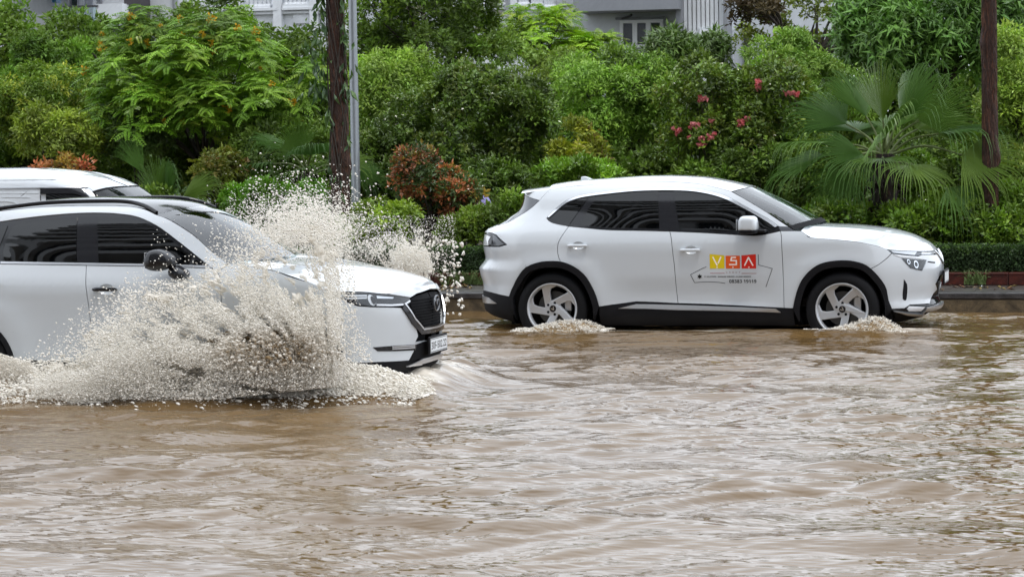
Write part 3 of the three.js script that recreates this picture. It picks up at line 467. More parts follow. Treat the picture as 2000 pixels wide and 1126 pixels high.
  // inner body, mirrors, wheels, cabin
  const inner = [...cutArch(AF, AX, HR, 0.43), [fc - 0.05, 0.30], [fc - 0.05, 0.9], ...B.H([[1700, 480], [1570, 456], [1440, 462], [1150, 450], [1090, 445], [985, 447]]), [rc + 0.05, 0.95], [rc + 0.05, 0.30]];
  B.panel('inner_body', inner, C.black, car, { off: -0.045, inset: 0, edge: 0 });
  part('underbody', box(3.9, 0.12, 1.5, 0, 0.26, 0), C.black, car);
  interior(car, { dash: 0.92, floor: 0.42, seats: [[0.15, 0.38], [0.15, -0.38], [-0.85, 0.4], [-0.85, -0.4]] });
  for (const s of [1, -1]) {
    const p = B.hit(1476, 437), mz = 1.06, mx = p.x - 0.0, mir = new THREE.Group(); mir.name = 'door_mirror'; car.add(mir);
    const cap = superBlob(0.098, 0.088, 0.125, 0.52); { const a = cap.attributes.position; for (let i = 0; i < a.count; i++) { const x = a.getX(i), y = a.getY(i); a.setX(i, x * (y > 0 ? 1 - 0.14 * y / 0.088 : 1) + 0.01); if (y < -0.048) a.setY(i, -0.048 + (y + 0.048) * 0.25); } cap.computeVertexNormals(); } cap.translate(mx - 0.055, p.y, s * mz); part('mirror_cap', cap, C.white, mir);
    const lo = superBlob(0.097, 0.03, 0.12, 0.6); lo.translate(mx - 0.045, p.y - 0.063, s * mz); part('mirror_base', lo, C.plastic, mir);
    part('mirror_arm', rbox(0.13, 0.028, 0.2, mx + 0.06, p.y - 0.067, s * 0.98, 0.012), C.plastic, mir);
    const gl = rbox(0.004, 0.11, 0.2, mx - 0.148, p.y, s * mz, 0.001); part('mirror_glass', gl, C.chrome, mir);
  }
  const style = [[-0.08, 0.27], [-0.125, 0.62], [-0.09, 0.79], [0.22, 0.925], [0.42, 0.86], [0.68, 0.65]];
  for (const [x, t] of [[AF, 0], [AX, 0.3]]) { makeWheel(car, x, HR, 0.925, 0.365, 0.262, t, false, style); makeWheel(car, x, HR, -0.925, 0.365, 0.262, t, true, style); }
  // plates
  plate(car, 'front_plate', '', V3(B.xf(0.65) + 0.03, 0.645, 0), Math.PI / 2);
  // lettering on the door
  const quad = [[1346, 492], [1512, 492], [1512, 566], [1346, 566]];
  { const t = canvasTex(1660, 740, (x, W, Hh) => {
      const S = 10, X = v => (v - 1346) * S, Yy = v => (v - 492) * S; x.clearRect(0, 0, W, Hh);
      const sq = (c, p) => { x.fillStyle = c; x.beginPath(); p.forEach(([a, b], i) => i ? x.lineTo(X(a), Yy(b)) : x.moveTo(X(a), Yy(b))); x.fill(); };
      sq('#e3c60e', [[1388, 495.7], [1416.5, 498.5], [1416.5, 524], [1388, 524]]); sq('#e3571a', [[1419, 499], [1446.5, 499], [1446.5, 524], [1419, 524]]); sq('#dc2311', [[1449.5, 498.5], [1477.3, 496], [1477.3, 524], [1449.5, 524]]);
      x.strokeStyle = '#fbeee6'; x.lineWidth = 27; x.lineCap = 'round'; x.lineJoin = 'round'; const ln = p => { x.beginPath(); p.forEach(([a, b], i) => i ? x.lineTo(X(a), Yy(b)) : x.moveTo(X(a), Yy(b))); x.stroke(); };
      ln([[1394.5, 502], [1402, 517.2]]); ln([[1409.5, 502], [1404.5, 513]]); ln([[1438, 502.4], [1430.5, 502.4], [1429, 508.5], [1439.5, 508.5], [1439.5, 516.3], [1426.5, 516.3]]); ln([[1455.5, 517.5], [1463, 502.5]]); ln([[1463, 502.5], [1471, 517.5]]);
      x.fillStyle = '#fbeee6'; for (const a of [1402, 1432.7, 1463.5]) { x.beginPath(); x.arc(X(a), Yy(521.5), 14, 0, 7); x.fill(); }
      x.strokeStyle = '#a03b35'; x.lineWidth = 9; ln([[1388.5, 533], [1416, 533]]); ln([[1449.5, 533.4], [1477.5, 533.6]]);
      x.fillStyle = '#8d3b38'; x.font = '42px sans-serif'; x.textAlign = 'center'; x.textBaseline = 'middle'; [...'GROUP'].forEach((c, i) => x.fillText(c, X(1420.3 + i * 6.25), Yy(531.5)));
      x.fillStyle = '#11161b'; x.font = 'bold 38px sans-serif'; x.textAlign = 'left'; x.fillText('IT SOLUTION - MANAGE SERVICE - CLOUD SERVICE', X(1376.5), Yy(539.8), 1145);
      x.font = 'bold 92px sans-serif'; x.fillText('08383 19119', X(1424.5), Yy(549), 680);
      x.beginPath(); for (let i = 0; i < 12; i++) { const a = i * Math.PI / 6 - Math.PI / 2, r = i % 2 ? 27 : 54; x.lineTo(X(1368) + r * Math.cos(a), Yy(539.5) + r * Math.sin(a)); } x.fill();
      x.strokeStyle = '#20262c'; x.lineWidth = 10; x.lineCap = 'butt'; ln([[1381.5, 520.5], [1374, 523.5], [1350.2, 535.8], [1357.6, 551.6]]); x.beginPath(); x.moveTo(X(1357.6), Yy(551.6)); x.quadraticCurveTo(X(1392), Yy(547.5), X(1417), Yy(553)); x.stroke();
      ln([[1482, 496.5], [1482.3, 517], [1508.5, 524], [1495.3, 560]]);
    });
    const g = B.geo(B.H(quad.slice().reverse()), { off: 0.0016, edge: 0, inset: 0, fine: 0.05 });
    const [q0, y1] = B.h(1346, 566), [q1, y0] = B.h(1512, 492), yl1 = B.h(1512, 566)[1], yl0 = B.h(1346, 492)[1], uv = g.attributes.uv; // door-plane coordinates of the print
    for (let i = 0; i < uv.count; i++) { const q = uv.getX(i), y = uv.getY(i), s = (q - q0) / (q1 - q0), a = y1 + (yl1 - y1) * s, b = yl0 + (y0 - yl0) * s; uv.setXY(i, s, (y - a) / (b - a)); }
    part('door_lettering', g, std({ map: t, transparent: true, roughness: 0.4 }), fdoor);
  }
}
function mergeBoth(g) { return merge([g, mirrorZ(g)]); }
function cutArch(af, ax, hr, r) { const o = []; for (const c of [af, ax]) for (let i = 0; i <= 14; i++) { const a = Math.PI * (1.05 - 1.1 * i / 14); o.push([c + Math.cos(a) * r, Math.max(0.29, hr + Math.sin(a) * r)]); } return o; }
// ================================================================= the white SUV ploughing through the water
const posA = V3(-7.82, 0, -19.24);
let bodyA;
{
  const car = thing('suv_car', 'white SUV with black roof rails and mirror, throwing up brown spray', 'car', posA);
  const HR = 0.36, AX = 1.35, AF = -1.35;
  const flare = (x, y) => { let s = 0; for (const ax of [AX, AF]) { const r = Math.hypot(x - ax, y - HR); s += 0.018 * Math.exp(-(((r - 0.5) / 0.14) ** 2)) * smooth(1.0, 0.8, y); } return s; };
  const A = bodyA = new Body(posA, {
    w: tab([[0.15, 0.76], [0.22, 0.82], [0.32, 0.868], [0.45, 0.886], [0.6, 0.893], [0.75, 0.900], [0.88, 0.908], [0.95, 0.912], [1.0, 0.909], [1.05, 0.896], [1.10, 0.876], [1.18, 0.842], [1.3, 0.790], [1.40, 0.742], [1.50, 0.686], [1.56, 0.642], [1.60, 0.595], [1.64, 0.515], [1.67, 0.36], [1.69, 0.1]]),
    taper: (x, y) => 1 - 0.05 * smooth(0.2, 1.3, x) * smooth(1.05, 1.35, y) - 0.05 * smooth(-0.4, -1.7, x) * smooth(1.05, 1.35, y),
    mod: flare, xcF: 1.22, xcR: -1.5, nF: 2.5, nR: 2.7,
    xf: tab([[0.2, 2.02], [0.3, 2.15], [0.4, 2.20], [0.5, 2.205], [0.62, 2.22], [0.75, 2.228], [0.86, 2.215], [0.93, 2.18], [1.0, 2.10], [1.1, 1.86], [1.7, 1.6]]),
    xr: tab([[0.2, -2.1], [0.4, -2.25], [0.9, -2.26], [1.1, -2.2], [1.4, -2.0], [1.7, -1.8]]),
  });
  const rc = A.xcR - Math.PI / 2, fc = A.xcF + Math.PI / 2, Y = (px, py) => A.h(px, py)[1], C2 = (l, n = 3) => curve(A.H(l), n);
  const archPts = (cx, r, a0 = 1.08, a1 = -0.08, n = 26) => [...Array(n + 1)].map((_, i) => { const a = Math.PI * (a0 + (a1 - a0) * i / n); return [cx + Math.cos(a) * r, HR + Math.sin(a) * r]; });
  const archF = archPts(AX, 0.40), archR = archPts(AF, 0.40);
  const seamMid = [[168, 517.5], [166.7, 544.7], [171.6, 592], [177.9, 644], [184, 690], [187, 709.5]], seamFront = [[413.6, 523.5], [424, 533], [429.5, 545], [433, 600], [436, 660], [438, 711]];
  const belt = [[-150, 511], [0, 514.8], [80, 516], [168, 517.5], [260, 519], [340, 520.6], [413.6, 523.3]];
  const fdoor = new THREE.Group(); fdoor.name = 'front_door'; car.add(fdoor);
  const h1 = doorHandle(A, fdoor, 206, 565, 56, C.gloss, C.white);
  const sillY = A.h(187, 709.5)[1];
  A.panel('door_skin', [...C2(seamMid), ...A.H([[300, 710.5]]), ...C2(seamFront).reverse(), ...A.H([[340, 520.6], [260, 519]])], C.white, fdoor, { holes: [h1] });
  const rdoor = new THREE.Group(); rdoor.name = 'rear_door'; car.add(rdoor);
  const h2 = doorHandle(A, rdoor, -26, 555, 56, C.gloss, C.white);
  const rArc = archR.filter(p => p[0] > AF - 0.05 && p[1] > sillY).reverse();
  A.panel('door_skin', [...A.H([[80, 516]]), ...C2(seamMid), ...rArc, [AF - 0.02, 0.86], [AF - 0.04, 1.0], ...A.H([[-110, 512], [0, 514.8]])], C.white, rdoor, { holes: [h2] });
  const frameTop = [[-150, 462], [-60, 443], [0, 432.5], [60.4, 424], [120.8, 418], [169.9, 415.4], [211.4, 415.9], [240, 418.3], [262.6, 422], [285.3, 430.4], [315.5, 447], [360.8, 481.7], [391, 505.9], [413.6, 523.3]];
  const roofEdge = [[303.5, 418.4], [285.3, 409.6], [262.6, 403.6], [240, 401.4], [196.3, 400.6], [90.6, 402.8], [0, 411.6], [-90, 423], [-170, 436]];
  const pillar = [[440.8, 511.2], [413.6, 490.8], [375.9, 457.6], [330.6, 428.9], [303.5, 418.4]];
  A.panel('side_panel', [...C2(frameTop), ...A.H([[424, 531], [445, 516]]), ...C2(pillar), ...C2(roofEdge).slice(1), [-1.85, 1.42], [-2.0, 1.25]], C.white, car);
  const rearQ = [...archR.filter(p => p[0] < AF + 0.02), [AF - 0.02, 0.86], [AF - 0.04, 1.0], ...A.H([[-110, 512]]), [-1.8, 1.12], [-2.0, 1.25], [A.xcR - 0.6, 1.2], [rc, 1.15], [rc, 0.42], [A.xcR - 0.5, 0.40]];
  A.panel('rear_quarter', rearQ, C.white, car);
  // fender and nose
  const hoodSeam = [[447, 513.5], [520, 525], [600, 550], [647.2, 567.4], [710.6, 569.6], [758.9, 573.2]];
  const hl = [[647.2, 567.8], [680, 568.6], [710.6, 570], [759, 573.8], [785, 577.6], [801, 580.8], [800.5, 588], [797, 592.5], [785, 598], [762, 598.6], [725.7, 598.2], [698.5, 596.4], [675.9, 587.6], [656.2, 577.8]];
  const aF = archF.slice().reverse();
  const fender = [...C2(seamFront), ...archF.filter(p => p[1] > sillY), ...A.H([[695.9, 708.7], [740, 707], [798.5, 704], [806, 690], [828, 675], [834, 664]]), [fc - 0.30, Y(848, 660)], [fc - 0.27, Y(848, 650)], ...A.H([[813.3, 641], [803, 630], [783.5, 600.5], [762, 599.4], [725.7, 599], [698.5, 597.2], [675.4, 588.4], [655, 578.4], [646, 568]]), ...C2(hoodSeam.slice(0, 4)).reverse().slice(1), ...A.H([[430, 527]])];
  A.panel('front_fender', fender, C.white, car, { edge: 0.02 });
  const cPiece = [...A.H([[759.4, 574], [785, 577.8], [801.2, 580.6], [813.3, 573], [831.4, 567.2]]), [fc, Y(850, 563)], [fc, Y(850, 556)], ...A.H([[840, 556], [800, 563], [780, 567]])];
  // ground of the grille
  const grille = [...A.H([[805.7, 580.5], [815, 573.5], [831.4, 568]]), [fc, Y(850, 564)], [fc, Y(848, 644)], ...A.H([[838, 645.5], [813.3, 640], [804.2, 630], [785, 601]])];
  A.panel('grille_backing', grille, C.black, car, { off: -0.03, inset: 0.004 });
  const gTop = A.h(806, 581)[1], gBot = Y(845, 644), gr = new THREE.Group(); gr.name = 'grille'; car.add(gr);
  for (let i = 0; i < 11; i++) { const t = (i + 0.6) / 12, y = gTop + (gBot - gTop) * t, q0 = A.h(800 + 22 * Math.max(0, t - 0.25) * 1.1, 585)[0] + 0.03 + Math.max(0, t - 0.55) * 0.32; const pts = [...Array(9)].map((_, k) => [q0 + (fc - q0) * k / 8, y]); const s = A.strip(pts, 0.012, -0.02); part('grille_bar', merge([s, mirrorZ(s)]), C.black, gr); }
  const surround = A.H([[785, 600], [804.2, 630], [813.3, 640.3]]).concat([[fc - 0.24, Y(848, 645)], [fc, Y(848, 646)]]);
  const sg = A.strip(surround, 0.055, 0.012, 0.85); part('grille_surround', merge([sg, mirrorZ(sg)]), C.gloss, car);
  const sc = A.strip(surround.map(([q, y], i) => [q + 0.028, y + 0.03]), 0.012, 0.016); part('grille_moulding', merge([sc, mirrorZ(sc)]), C.silver, car);
  { const e = new THREE.TorusGeometry(0.072, 0.009, 8, 30); e.scale(1, 0.8, 1); const wv = tube([V3(-0.07, 0.012, 0), V3(-0.03, 0.03, 0), V3(0, -0.012, 0), V3(0.03, 0.03, 0), V3(0.07, 0.012, 0)], 0.009, 0.009, 6, 24); const g = merge([e, wv]); g.rotateY(Math.PI / 2); g.translate(A.xf(0.83) + 0.012, Y(848, 592), 0); part('front_emblem', g, C.grey, car); }
  // headlamp
  const lamp = new THREE.Group(); lamp.name = 'headlamp'; car.add(lamp);
  const hp = A.H(hl);
  A.panel('lamp_housing', hp, C.gloss, lamp, { off: -0.012, inset: 0.002 });
  A.panel('lamp_lens', hp, C.lens, lamp, { off: 0.002, inset: 0.003, edge: 0.01 });
  A.panel('light_strip', A.H([[659, 575.6], [690, 575.6], [717, 575.2], [717, 578.2], [690, 578.6], [662, 577.8]]), C.lampWhite, lamp, { off: -0.006, inset: 0 });
  A.panel('light_strip', A.H([[672, 581], [717, 579.6], [717, 582.6], [678, 584]]), C.lampWhite, lamp, { off: -0.006, inset: 0 });
  { const [q, y] = A.h(727, 585.6); A.panel('projector_ring', ellipsePoly(q, y, 0.036, 0.042), C.lampWhite, lamp, { off: -0.005, inset: 0 }); A.panel('projector_glass', ellipsePoly(q + 0.012, y, 0.022, 0.032), C.gloss, lamp, { off: -0.002, inset: 0 }); }
  A.panel('light_strip', A.H([[736, 577], [770, 579.6], [768, 582.4], [737, 582]]), C.silver, lamp, { off: -0.006, inset: 0 });
  const w1 = A.strip(A.H([[735, 595], [765, 595.6], [790, 594], [800, 587]]), 0.014, 0.006); part('lamp_moulding', mergeBoth(w1), C.silver, lamp);
  // lower intake and plate
  A.panel('fog_slot', A.H([[727.6, 677.8], [770, 674.6], [813.6, 671.7], [811, 683.5], [770, 685.4], [737, 685.6]]), C.gloss, car, { off: 0.003, inset: 0 });
  for (const d of [0, 4]) { const fb = A.strip(A.H([[765, 676.8 + d], [809, 674 + d]]), 0.009, 0.009); part('fog_slot_bar', fb, C.silver, car); part('fog_slot_bar', mirrorZ(fb), C.silver, car); };
  A.panel('lower_intake', [...A.H([[806, 690], [813, 672], [826, 667]]), [fc - 0.3, Y(848, 662)], [fc, Y(848, 662)], [fc, 0.33], [fc - 0.3, 0.33], ...A.H([[820, 700], [800, 704]])], C.black, car, { off: 0.002, inset: 0 });
  const lipL = [...A.H([[822, 706]]), [fc - 0.4, 0.36], [fc - 0.2, 0.385], [fc, 0.39]]; part('bumper_lip', mergeBoth(A.strip(lipL, 0.035, 0.02)), C.silver, car);
  A.panel('bumper_valance', [...archF.filter(p => p[0] > AX && p[1] < 0.55 && p[1] > 0.3).slice(-4), ...A.H([[695.9, 709], [798.5, 704.6], [822, 703]]), [fc, 0.335], [fc, 0.2], [A.xcF + 0.5, 0.2]], C.plastic, car, { off: -0.012, inset: 0 });
  plate(car, 'front_plate', '30F-502.22', V3(A.xf(0.5) + 0.03, A.h(838, 668)[1] - 0.02, 0), Math.PI / 2, 0.47, 0.11);
  // sill
  A.panel('sill', [[AF + 0.41, sillY], ...A.H([[187, 710], [300, 711], [438, 711.5]]), [AX - 0.41, sillY], [AX - 0.41, 0.2], [AF + 0.41, 0.2]], C.plastic, car, { off: -0.006, inset: 0 });
  for (const a of [archF, archR]) { const c = a === archF ? AX : AF; A.panel('wheel_arch_trim', [...a, ...a.map(([q, y]) => [c + (q - c) * 0.9, HR + (y - HR) * 0.9]).reverse()], C.plastic, car, { off: 0.008, edge: 0.05, inset: 0 }); archLiner(car, c, HR, 0.40, 0.42, 0.86); }
  // windows
  A.panel('window_frame', [...C2(belt), ...C2(frameTop).reverse().slice(1)], C.gloss, car, { off: -0.008, inset: 0 });
  part('belt_moulding', mergeBoth(A.strip(C2(belt.slice(1)), 0.016, 0.005, 1)), C.silver, car);
  A.panel('rear_door_window', A.H([[4, 511.5], [5.3, 488], [15, 458], [28.7, 436.5], [80, 429.5], [150, 423.6], [148, 514]]), C.glass, rdoor, { off: -0.003, inset: 0 });
  A.panel('front_door_window', [...A.H([[191.5, 515.5], [190, 460], [189.5, 421.6]]), ...C2([[189.5, 421.6], [225, 422], [252, 425], [280, 434], [311, 451], [356, 486], [386, 509.5], [400, 520]]).slice(1), ...A.H([[340, 518]])], C.glass, fdoor, { off: -0.003, inset: 0 });
  A.panel('quarter_window', A.H([[-8, 511.5], [-6, 488], [8, 455], [14, 440], [-60, 452], [-110, 470], [-90, 508]]), C.glass, car, { off: -0.003, inset: 0 });
  // roof, rails, screens
  const rE = roofEdge.map(p => A.hit(...p)); rE.push(V3(-1.75, 1.50, 0.48));
  part('roof', faceUp(spanned(rE, 40, (u) => [0.10 * smooth(0.25, 0, u), 0.035 + 0.02 * smooth(0, 0.3, u)], 2.4)), C.gloss, car);
  for (const s of [1, -1]) { const pts = roofEdge.map((p, i) => { const h = A.hit(...p); return V3(h.x, h.y + 0.012 + 0.022 * Math.sin(Math.PI * Math.min(1, i / 7)), s * (h.z - 0.02)); }); const g = tube(pts, 0.017, 0.017, 8, 40); part('roof_rail', g, C.gloss, car); }
  const wE = [...pillar.slice().reverse().map(p => A.hit(...p)), A.hit(447.5, 515)];
  part('windscreen', faceUp(spanned(wE, 24, (u) => [0.10 + 0.02 * u, 0.04 - 0.03 * u], 2.2, 28, 0.004)), C.screen, car);
  // bonnet
  const hs = hoodSeam.map(p => A.hit(...p)), corner = hs[hs.length - 1], noseY = Y(850, 557), noseX = A.xf(noseY) - 0.01, x0 = hs[0].x;
  const fy = tab([...hs.map(p => [p.x, p.y]), [noseX, noseY]]), fz = tab(hs.map(p => [p.x, p.z]));
  const zf = x => { if (x <= corner.x) return fz(x); const s = (x - A.xcF) / (noseX - A.xcF), s0 = (corner.x - A.xcF) / (noseX - A.xcF), g = v => Math.pow(Math.max(0, 1 - Math.pow(Math.min(1, v), 2.5)), 1 / 2.5); return corner.z * g(s) / g(s0); };
  const yc = tab([[x0 - 0.1, 1.17], [1.2, 1.15], [1.5, 1.125], [1.75, 1.09], [1.95, 1.05], [2.1, 1.01], [2.2, noseY + 0.02], [noseX, noseY + 0.003]]);
  const hood = gridMesh(60, 32, (u, v) => { const s = v * 2 - 1, xs = x0 - 0.02 + 0.09 * (1 - s * s), x = xs + (noseX - xs) * Math.sin(u * Math.PI / 2), ye = fy(x), k = 1 - Math.pow(Math.abs(s), 2.4), rib = 0.011 * Math.exp(-(((Math.abs(s) - 0.62) / 0.10) ** 2)) * smooth(noseX, 1.6, x); return V3(x, ye + (Math.max(yc(x), ye) - ye) * k + rib, zf(x) * s * 0.993); });
  part('bonnet', faceUp(hood), C.white, car);
  const cp = A.geo(cPiece, { off: 0.002, inset: 0.001 }); part('nose_panel', mergeBoth(cp), C.white, car);
  part('cowl', rbox(0.3, 0.05, 1.45, x0 - 0.1, 1.06, 0, 0.02), C.black, car);
  const inner = [...cutArch(AF, AX, HR, 0.41), [fc - 0.05, 0.30], [fc - 0.05, 0.88], ...A.H([[745, 580], [620, 565], [447, 522], [340, 526], [168, 523], [0, 521]]), [-1.9, 1.08], [rc + 0.05, 0.95], [rc + 0.05, 0.30]];
  A.panel('inner_body', inner, C.black, car, { off: -0.05, inset: 0, edge: 0 });
  part('underbody', box(3.7, 0.12, 1.5, 0, 0.26, 0), C.black, car);
  interior(car, { dash: 0.85, floor: 0.42, seats: [[0.1, 0.36], [0.1, -0.36], [-0.85, 0.38], [-0.85, -0.38]] });
  for (const s of [1, -1]) {
    const p = A.hit(330, 505), mir = new THREE.Group(); mir.name = 'door_mirror'; car.add(mir);
    const cap = superBlob(0.125, 0.085, 0.11, 0.66); { const a = cap.attributes.position; for (let i = 0; i < a.count; i++) { const x = a.getX(i), y = a.getY(i); a.setY(i, y * (1 - 0.35 * smooth(0, 0.13, x))); a.setX(i, x * (y > 0 ? 1 - 0.22 * y / 0.085 : 1) ); } cap.computeVertexNormals(); } cap.translate(p.x + 0.01, p.y, s * 1.03); part('mirror_cap', cap, C.gloss, mir);
    const arm = superBlob(0.07, 0.05, 0.11, 0.7); arm.rotateZ(-0.5); arm.translate(p.x + 0.125, p.y - 0.105, s * 0.95); part('mirror_arm', arm, C.gloss, mir);
    part('mirror_glass', rbox(0.004, 0.12, 0.17, p.x - 0.085, p.y, s * 1.03, 0.001), C.chrome, mir);
  }
  const style = [[-0.08, 0.27], [-0.1, 0.6], [-0.12, 0.85], [0.1, 0.92], [0.3, 0.88], [0.2, 0.5]];
  for (const x of [AF, AX]) { makeWheel(car, x, HR, 0.885, 0.36, 0.25, 0.4, false, style); makeWheel(car, x, HR, -0.885, 0.36, 0.25, 0.4, true, style); }
}
// ================================================================= the white van beyond the SUV
{
  const posV = V3(atZ(190, 378, -25.1).x, 0, -25.85);
  const car = thing('panel_van', 'white van with a dark window visor, half hidden beyond the SUV', 'van', posV);
  const V = new Body(posV, {
    w: tab([[0.3, 0.76], [0.6, 0.80], [1.0, 0.81], [1.3, 0.80], [1.5, 0.778], [1.62, 0.758], [1.70, 0.735], [1.76, 0.695], [1.80, 0.63], [1.83, 0.52], [1.86, 0.3]]),
    xcF: -1.3, xcR: -3.6, nF: 3.6, nR: 5,
    xf: tab([[0.3, 0.95], [0.7, 1.0], [1.0, 0.9], [1.2, 0.62], [1.4, 0.36], [1.58, 0.13], [1.66, 0.0], [1.72, -0.14], [1.78, -0.36], [1.82, -0.6], [1.86, -1.0]]),
    xr: tab([[0.3, -4.4], [1.9, -4.3]]),
  });
  const rc = V.xcR - Math.PI / 2, fc = V.xcF + Math.PI / 2, C2 = (l, n = 3) => curve(V.H(l), n), Y = (x, y) => V.h(x, y)[1];
  const gut = Y(60, 367);
  V.panel('side_panel', [[rc, 0.4], [fc, 0.4], [fc, 1.2], ...V.H([[193, 391], [184, 376]]), [V.h(184, 376)[0], gut - 0.004], [rc, gut - 0.004]], C.white, car, { fine: 0.12 });
  V.panel('roof_side', [[rc, gut + 0.004], [V.h(184, 376)[0], gut + 0.004], ...C2([[184, 375], [200, 371], [219, 367.4], [240, 365.4], [257, 364.3]], 3), [fc, Y(257, 364.3) + 0.015], [fc, 1.857], [rc, 1.857]], C.white, car, { fine: 0.1 });
  part('roof', box(2.7, 0.02, 0.62, -2.6, 1.854, 0), C.white, car);
  part('gutter', mergeBoth(V.strip([[rc + 1, gut], [-2, gut], [V.h(183, 376)[0], gut]], 0.012, 0.012)), C.silver, car);
  part('roof_groove', mergeBoth(V.strip([[-3.5, gut + 0.09], [V.h(120, 357)[0], gut + 0.09]], 0.010, 0.004)), C.white, car);
  const ws = [...V.H([[193.5, 391.5], [185, 376.6]]), ...C2([[185, 376.6], [200, 372.2], [219, 368.6], [240, 366.6], [257, 365.6]], 3).slice(1), [fc, Y(257, 365.6) + 0.012], [fc, 1.15], [fc - 0.6, 1.12]];
  V.panel('windscreen', ws, C.screen, car, { off: 0.004, inset: 0 });
  V.panel('screen_seal', ws, C.black, car, { off: 0.001, inset: -0.02, edge: 0.02 });
  const win = [...C2([[178, 392], [170, 383], [158, 373.5], [148, 371], [120, 370.2], [87, 370]], 3), ...V.H([[87, 398], [120, 430], [180, 430]])];
  V.panel('cab_window', win, C.glass, car, { off: 0.003, inset: 0.004 });
  V.panel('window_visor', [...C2([[179, 391.5], [170, 381.5], [158, 371.5], [148, 369], [110, 368.6], [79, 368.2]], 3), ...V.H([[79, 379.6], [110, 379], [145, 379.6], [157, 383], [168, 392]])], C.gloss, car, { off: 0.025, inset: 0, edge: 0.025 });
  part('door_seam', V.strip(V.H([[78, 380], [77.6, 420]]), 0.006, 0.002), C.black, car);
  for (const y of [376.8]) part('side_rib', mergeBoth(V.strip([[-3.4, Y(40, y)], [V.h(74, y)[0], Y(74, y)]], 0.008, 0.003)), C.white, car);
  part('side_rib', mergeBoth(V.strip(C2([[2, 384.6], [50, 385], [57, 386]]), 0.008, 0.004)), C.white, car);
  part('side_rib', mergeBoth(V.strip(C2([[-30, 393], [14, 392.8], [30, 396], [42, 400.5]]), 0.012, 0.005)), C.white, car);
  { const c = new THREE.Group(); c.name = 'cabin'; car.add(c); part('seat', rbox(0.2, 0.6, 0.5, -0.75, 1.1, 0.35, 0.08), C.seat, c); part('bulkhead', box(0.03, 1.2, 1.4, -1.1, 1.0, 0), C.seat, c); part('dashboard', rbox(0.5, 0.25, 1.4, 0.35, 1.0, 0, 0.06), C.seat, c);
    part('sun_visor', rbox(0.02, 0.1, 0.35, -0.05, 1.56, 0.3, 0.005), std({ color: 0x2f8ea0, roughness: 0.6 }), c); }
  part('underbody', box(5.0, 0.1, 1.4, -1.7, 0.38, 0), C.black, car);
  const st = [[-0.08, 0.27], [-0.1, 0.6], [-0.12, 0.85], [0.1, 0.92], [0.3, 0.88], [0.2, 0.5]];
  for (const x of [0.25, -3.3]) { makeWheel(car, x, 0.32, 0.79, 0.32, 0.2, 0.2, false, st); makeWheel(car, x, 0.32, -0.79, 0.32, 0.2, 0.2, true, st); }
}
// ---------------------------------------------------------------- houses beyond the park
const plasterTex = tex(512, (u, v) => { const n = tnoise(u, v, 4, 4, 2), s = tnoise(u, v * 0.25, 22, 3, 6), g = tnoise(u, v, 70, 2, 3); const k = 0.90 + 0.03 * n + 0.02 * s + 0.02 * g; return [k, k, k * 0.995]; });
const P = {
  white: std({ color: lin(0.86, 0.88, 0.92), map: plasterTex, roughness: 0.8 }),
  cool: std({ color: lin(0.74, 0.77, 0.82), map: plasterTex, roughness: 0.8 }),
  grey: std({ color: lin(0.30, 0.31, 0.34), map: plasterTex, roughness: 0.85 }),
  concrete: std({ color: lin(0.33, 0.345, 0.36), map: plasterTex, roughness: 0.9 }),
  slate: std({ color: lin(0.055, 0.048, 0.052), roughness: 0.7, bumpMap: noiseA, bumpScale: 0.02 }),
  frame: std({ color: lin(0.75, 0.76, 0.78), roughness: 0.4 }),
  dark: std({ color: lin(0.05, 0.05, 0.055), roughness: 0.5 }),
  pane: phy({ color: lin(0.55, 0.58, 0.6), roughness: 0.03, transmission: 1, thickness: 0, ior: 1.5 }),
  balustrade: phy({ color: lin(0.80, 0.9, 0.9), roughness: 0.03, transmission: 1, thickness: 0, ior: 1.5 }),
  curtain: std({ color: lin(0.55, 0.57, 0.62), roughness: 0.9 }),
  block: std({ color: lin(0.52, 0.53, 0.55), map: plasterTex, roughness: 0.9 }),
  glazing: phy({ color: lin(0.05, 0.06, 0.07), roughness: 0.06 }),
  blue: std({ color: lin(0.10, 0.30, 0.55), roughness: 0.5 }),
};
const BZ = -56;
function at(px, py, z = BZ) { return atZ(px, py, z); }
function wallRect(x0, y0, x1, y1, z, depth) { // photo corners on a plane -> box geometry of real depth behind it
  const a = at(x0, y0, z), b = at(x1, y1, z), w = b.x - a.x, h = a.y - b.y; return uvScale(box(w, h, depth, (a.x + b.x) / 2, (a.y + b.y) / 2, z - depth / 2), 0.25);
}
function wallDown(x0, y0, x1, z, depth) { const a = at(x0, y0, z), b = at(x1, y0, z), h = a.y - 0.3; return uvScale(box(b.x - a.x, h, depth, (a.x + b.x) / 2, 0.3 + h / 2, z - depth / 2), 0.25); }
function wallAround(parent, x0, y0, x1, z, depth, hx0, hy0, hx1, hy1, mat) { // a wall with one opening
  const a = at(x0, y0, z), b = at(x1, y0, z), c = at(hx0, hy0, z), d = at(hx1, hy1, z), g = (xa, xb, ya, yb) => uvScale(box(xb - xa, yb - ya, depth, (xa + xb) / 2, (ya + yb) / 2, z - depth / 2), 0.25), B = 0.3;
  part('wall', merge([g(a.x, c.x, B, a.y), g(d.x, b.x, B, a.y), g(c.x, d.x, c.y, a.y), g(c.x, d.x, B, d.y)]), mat, parent);
}
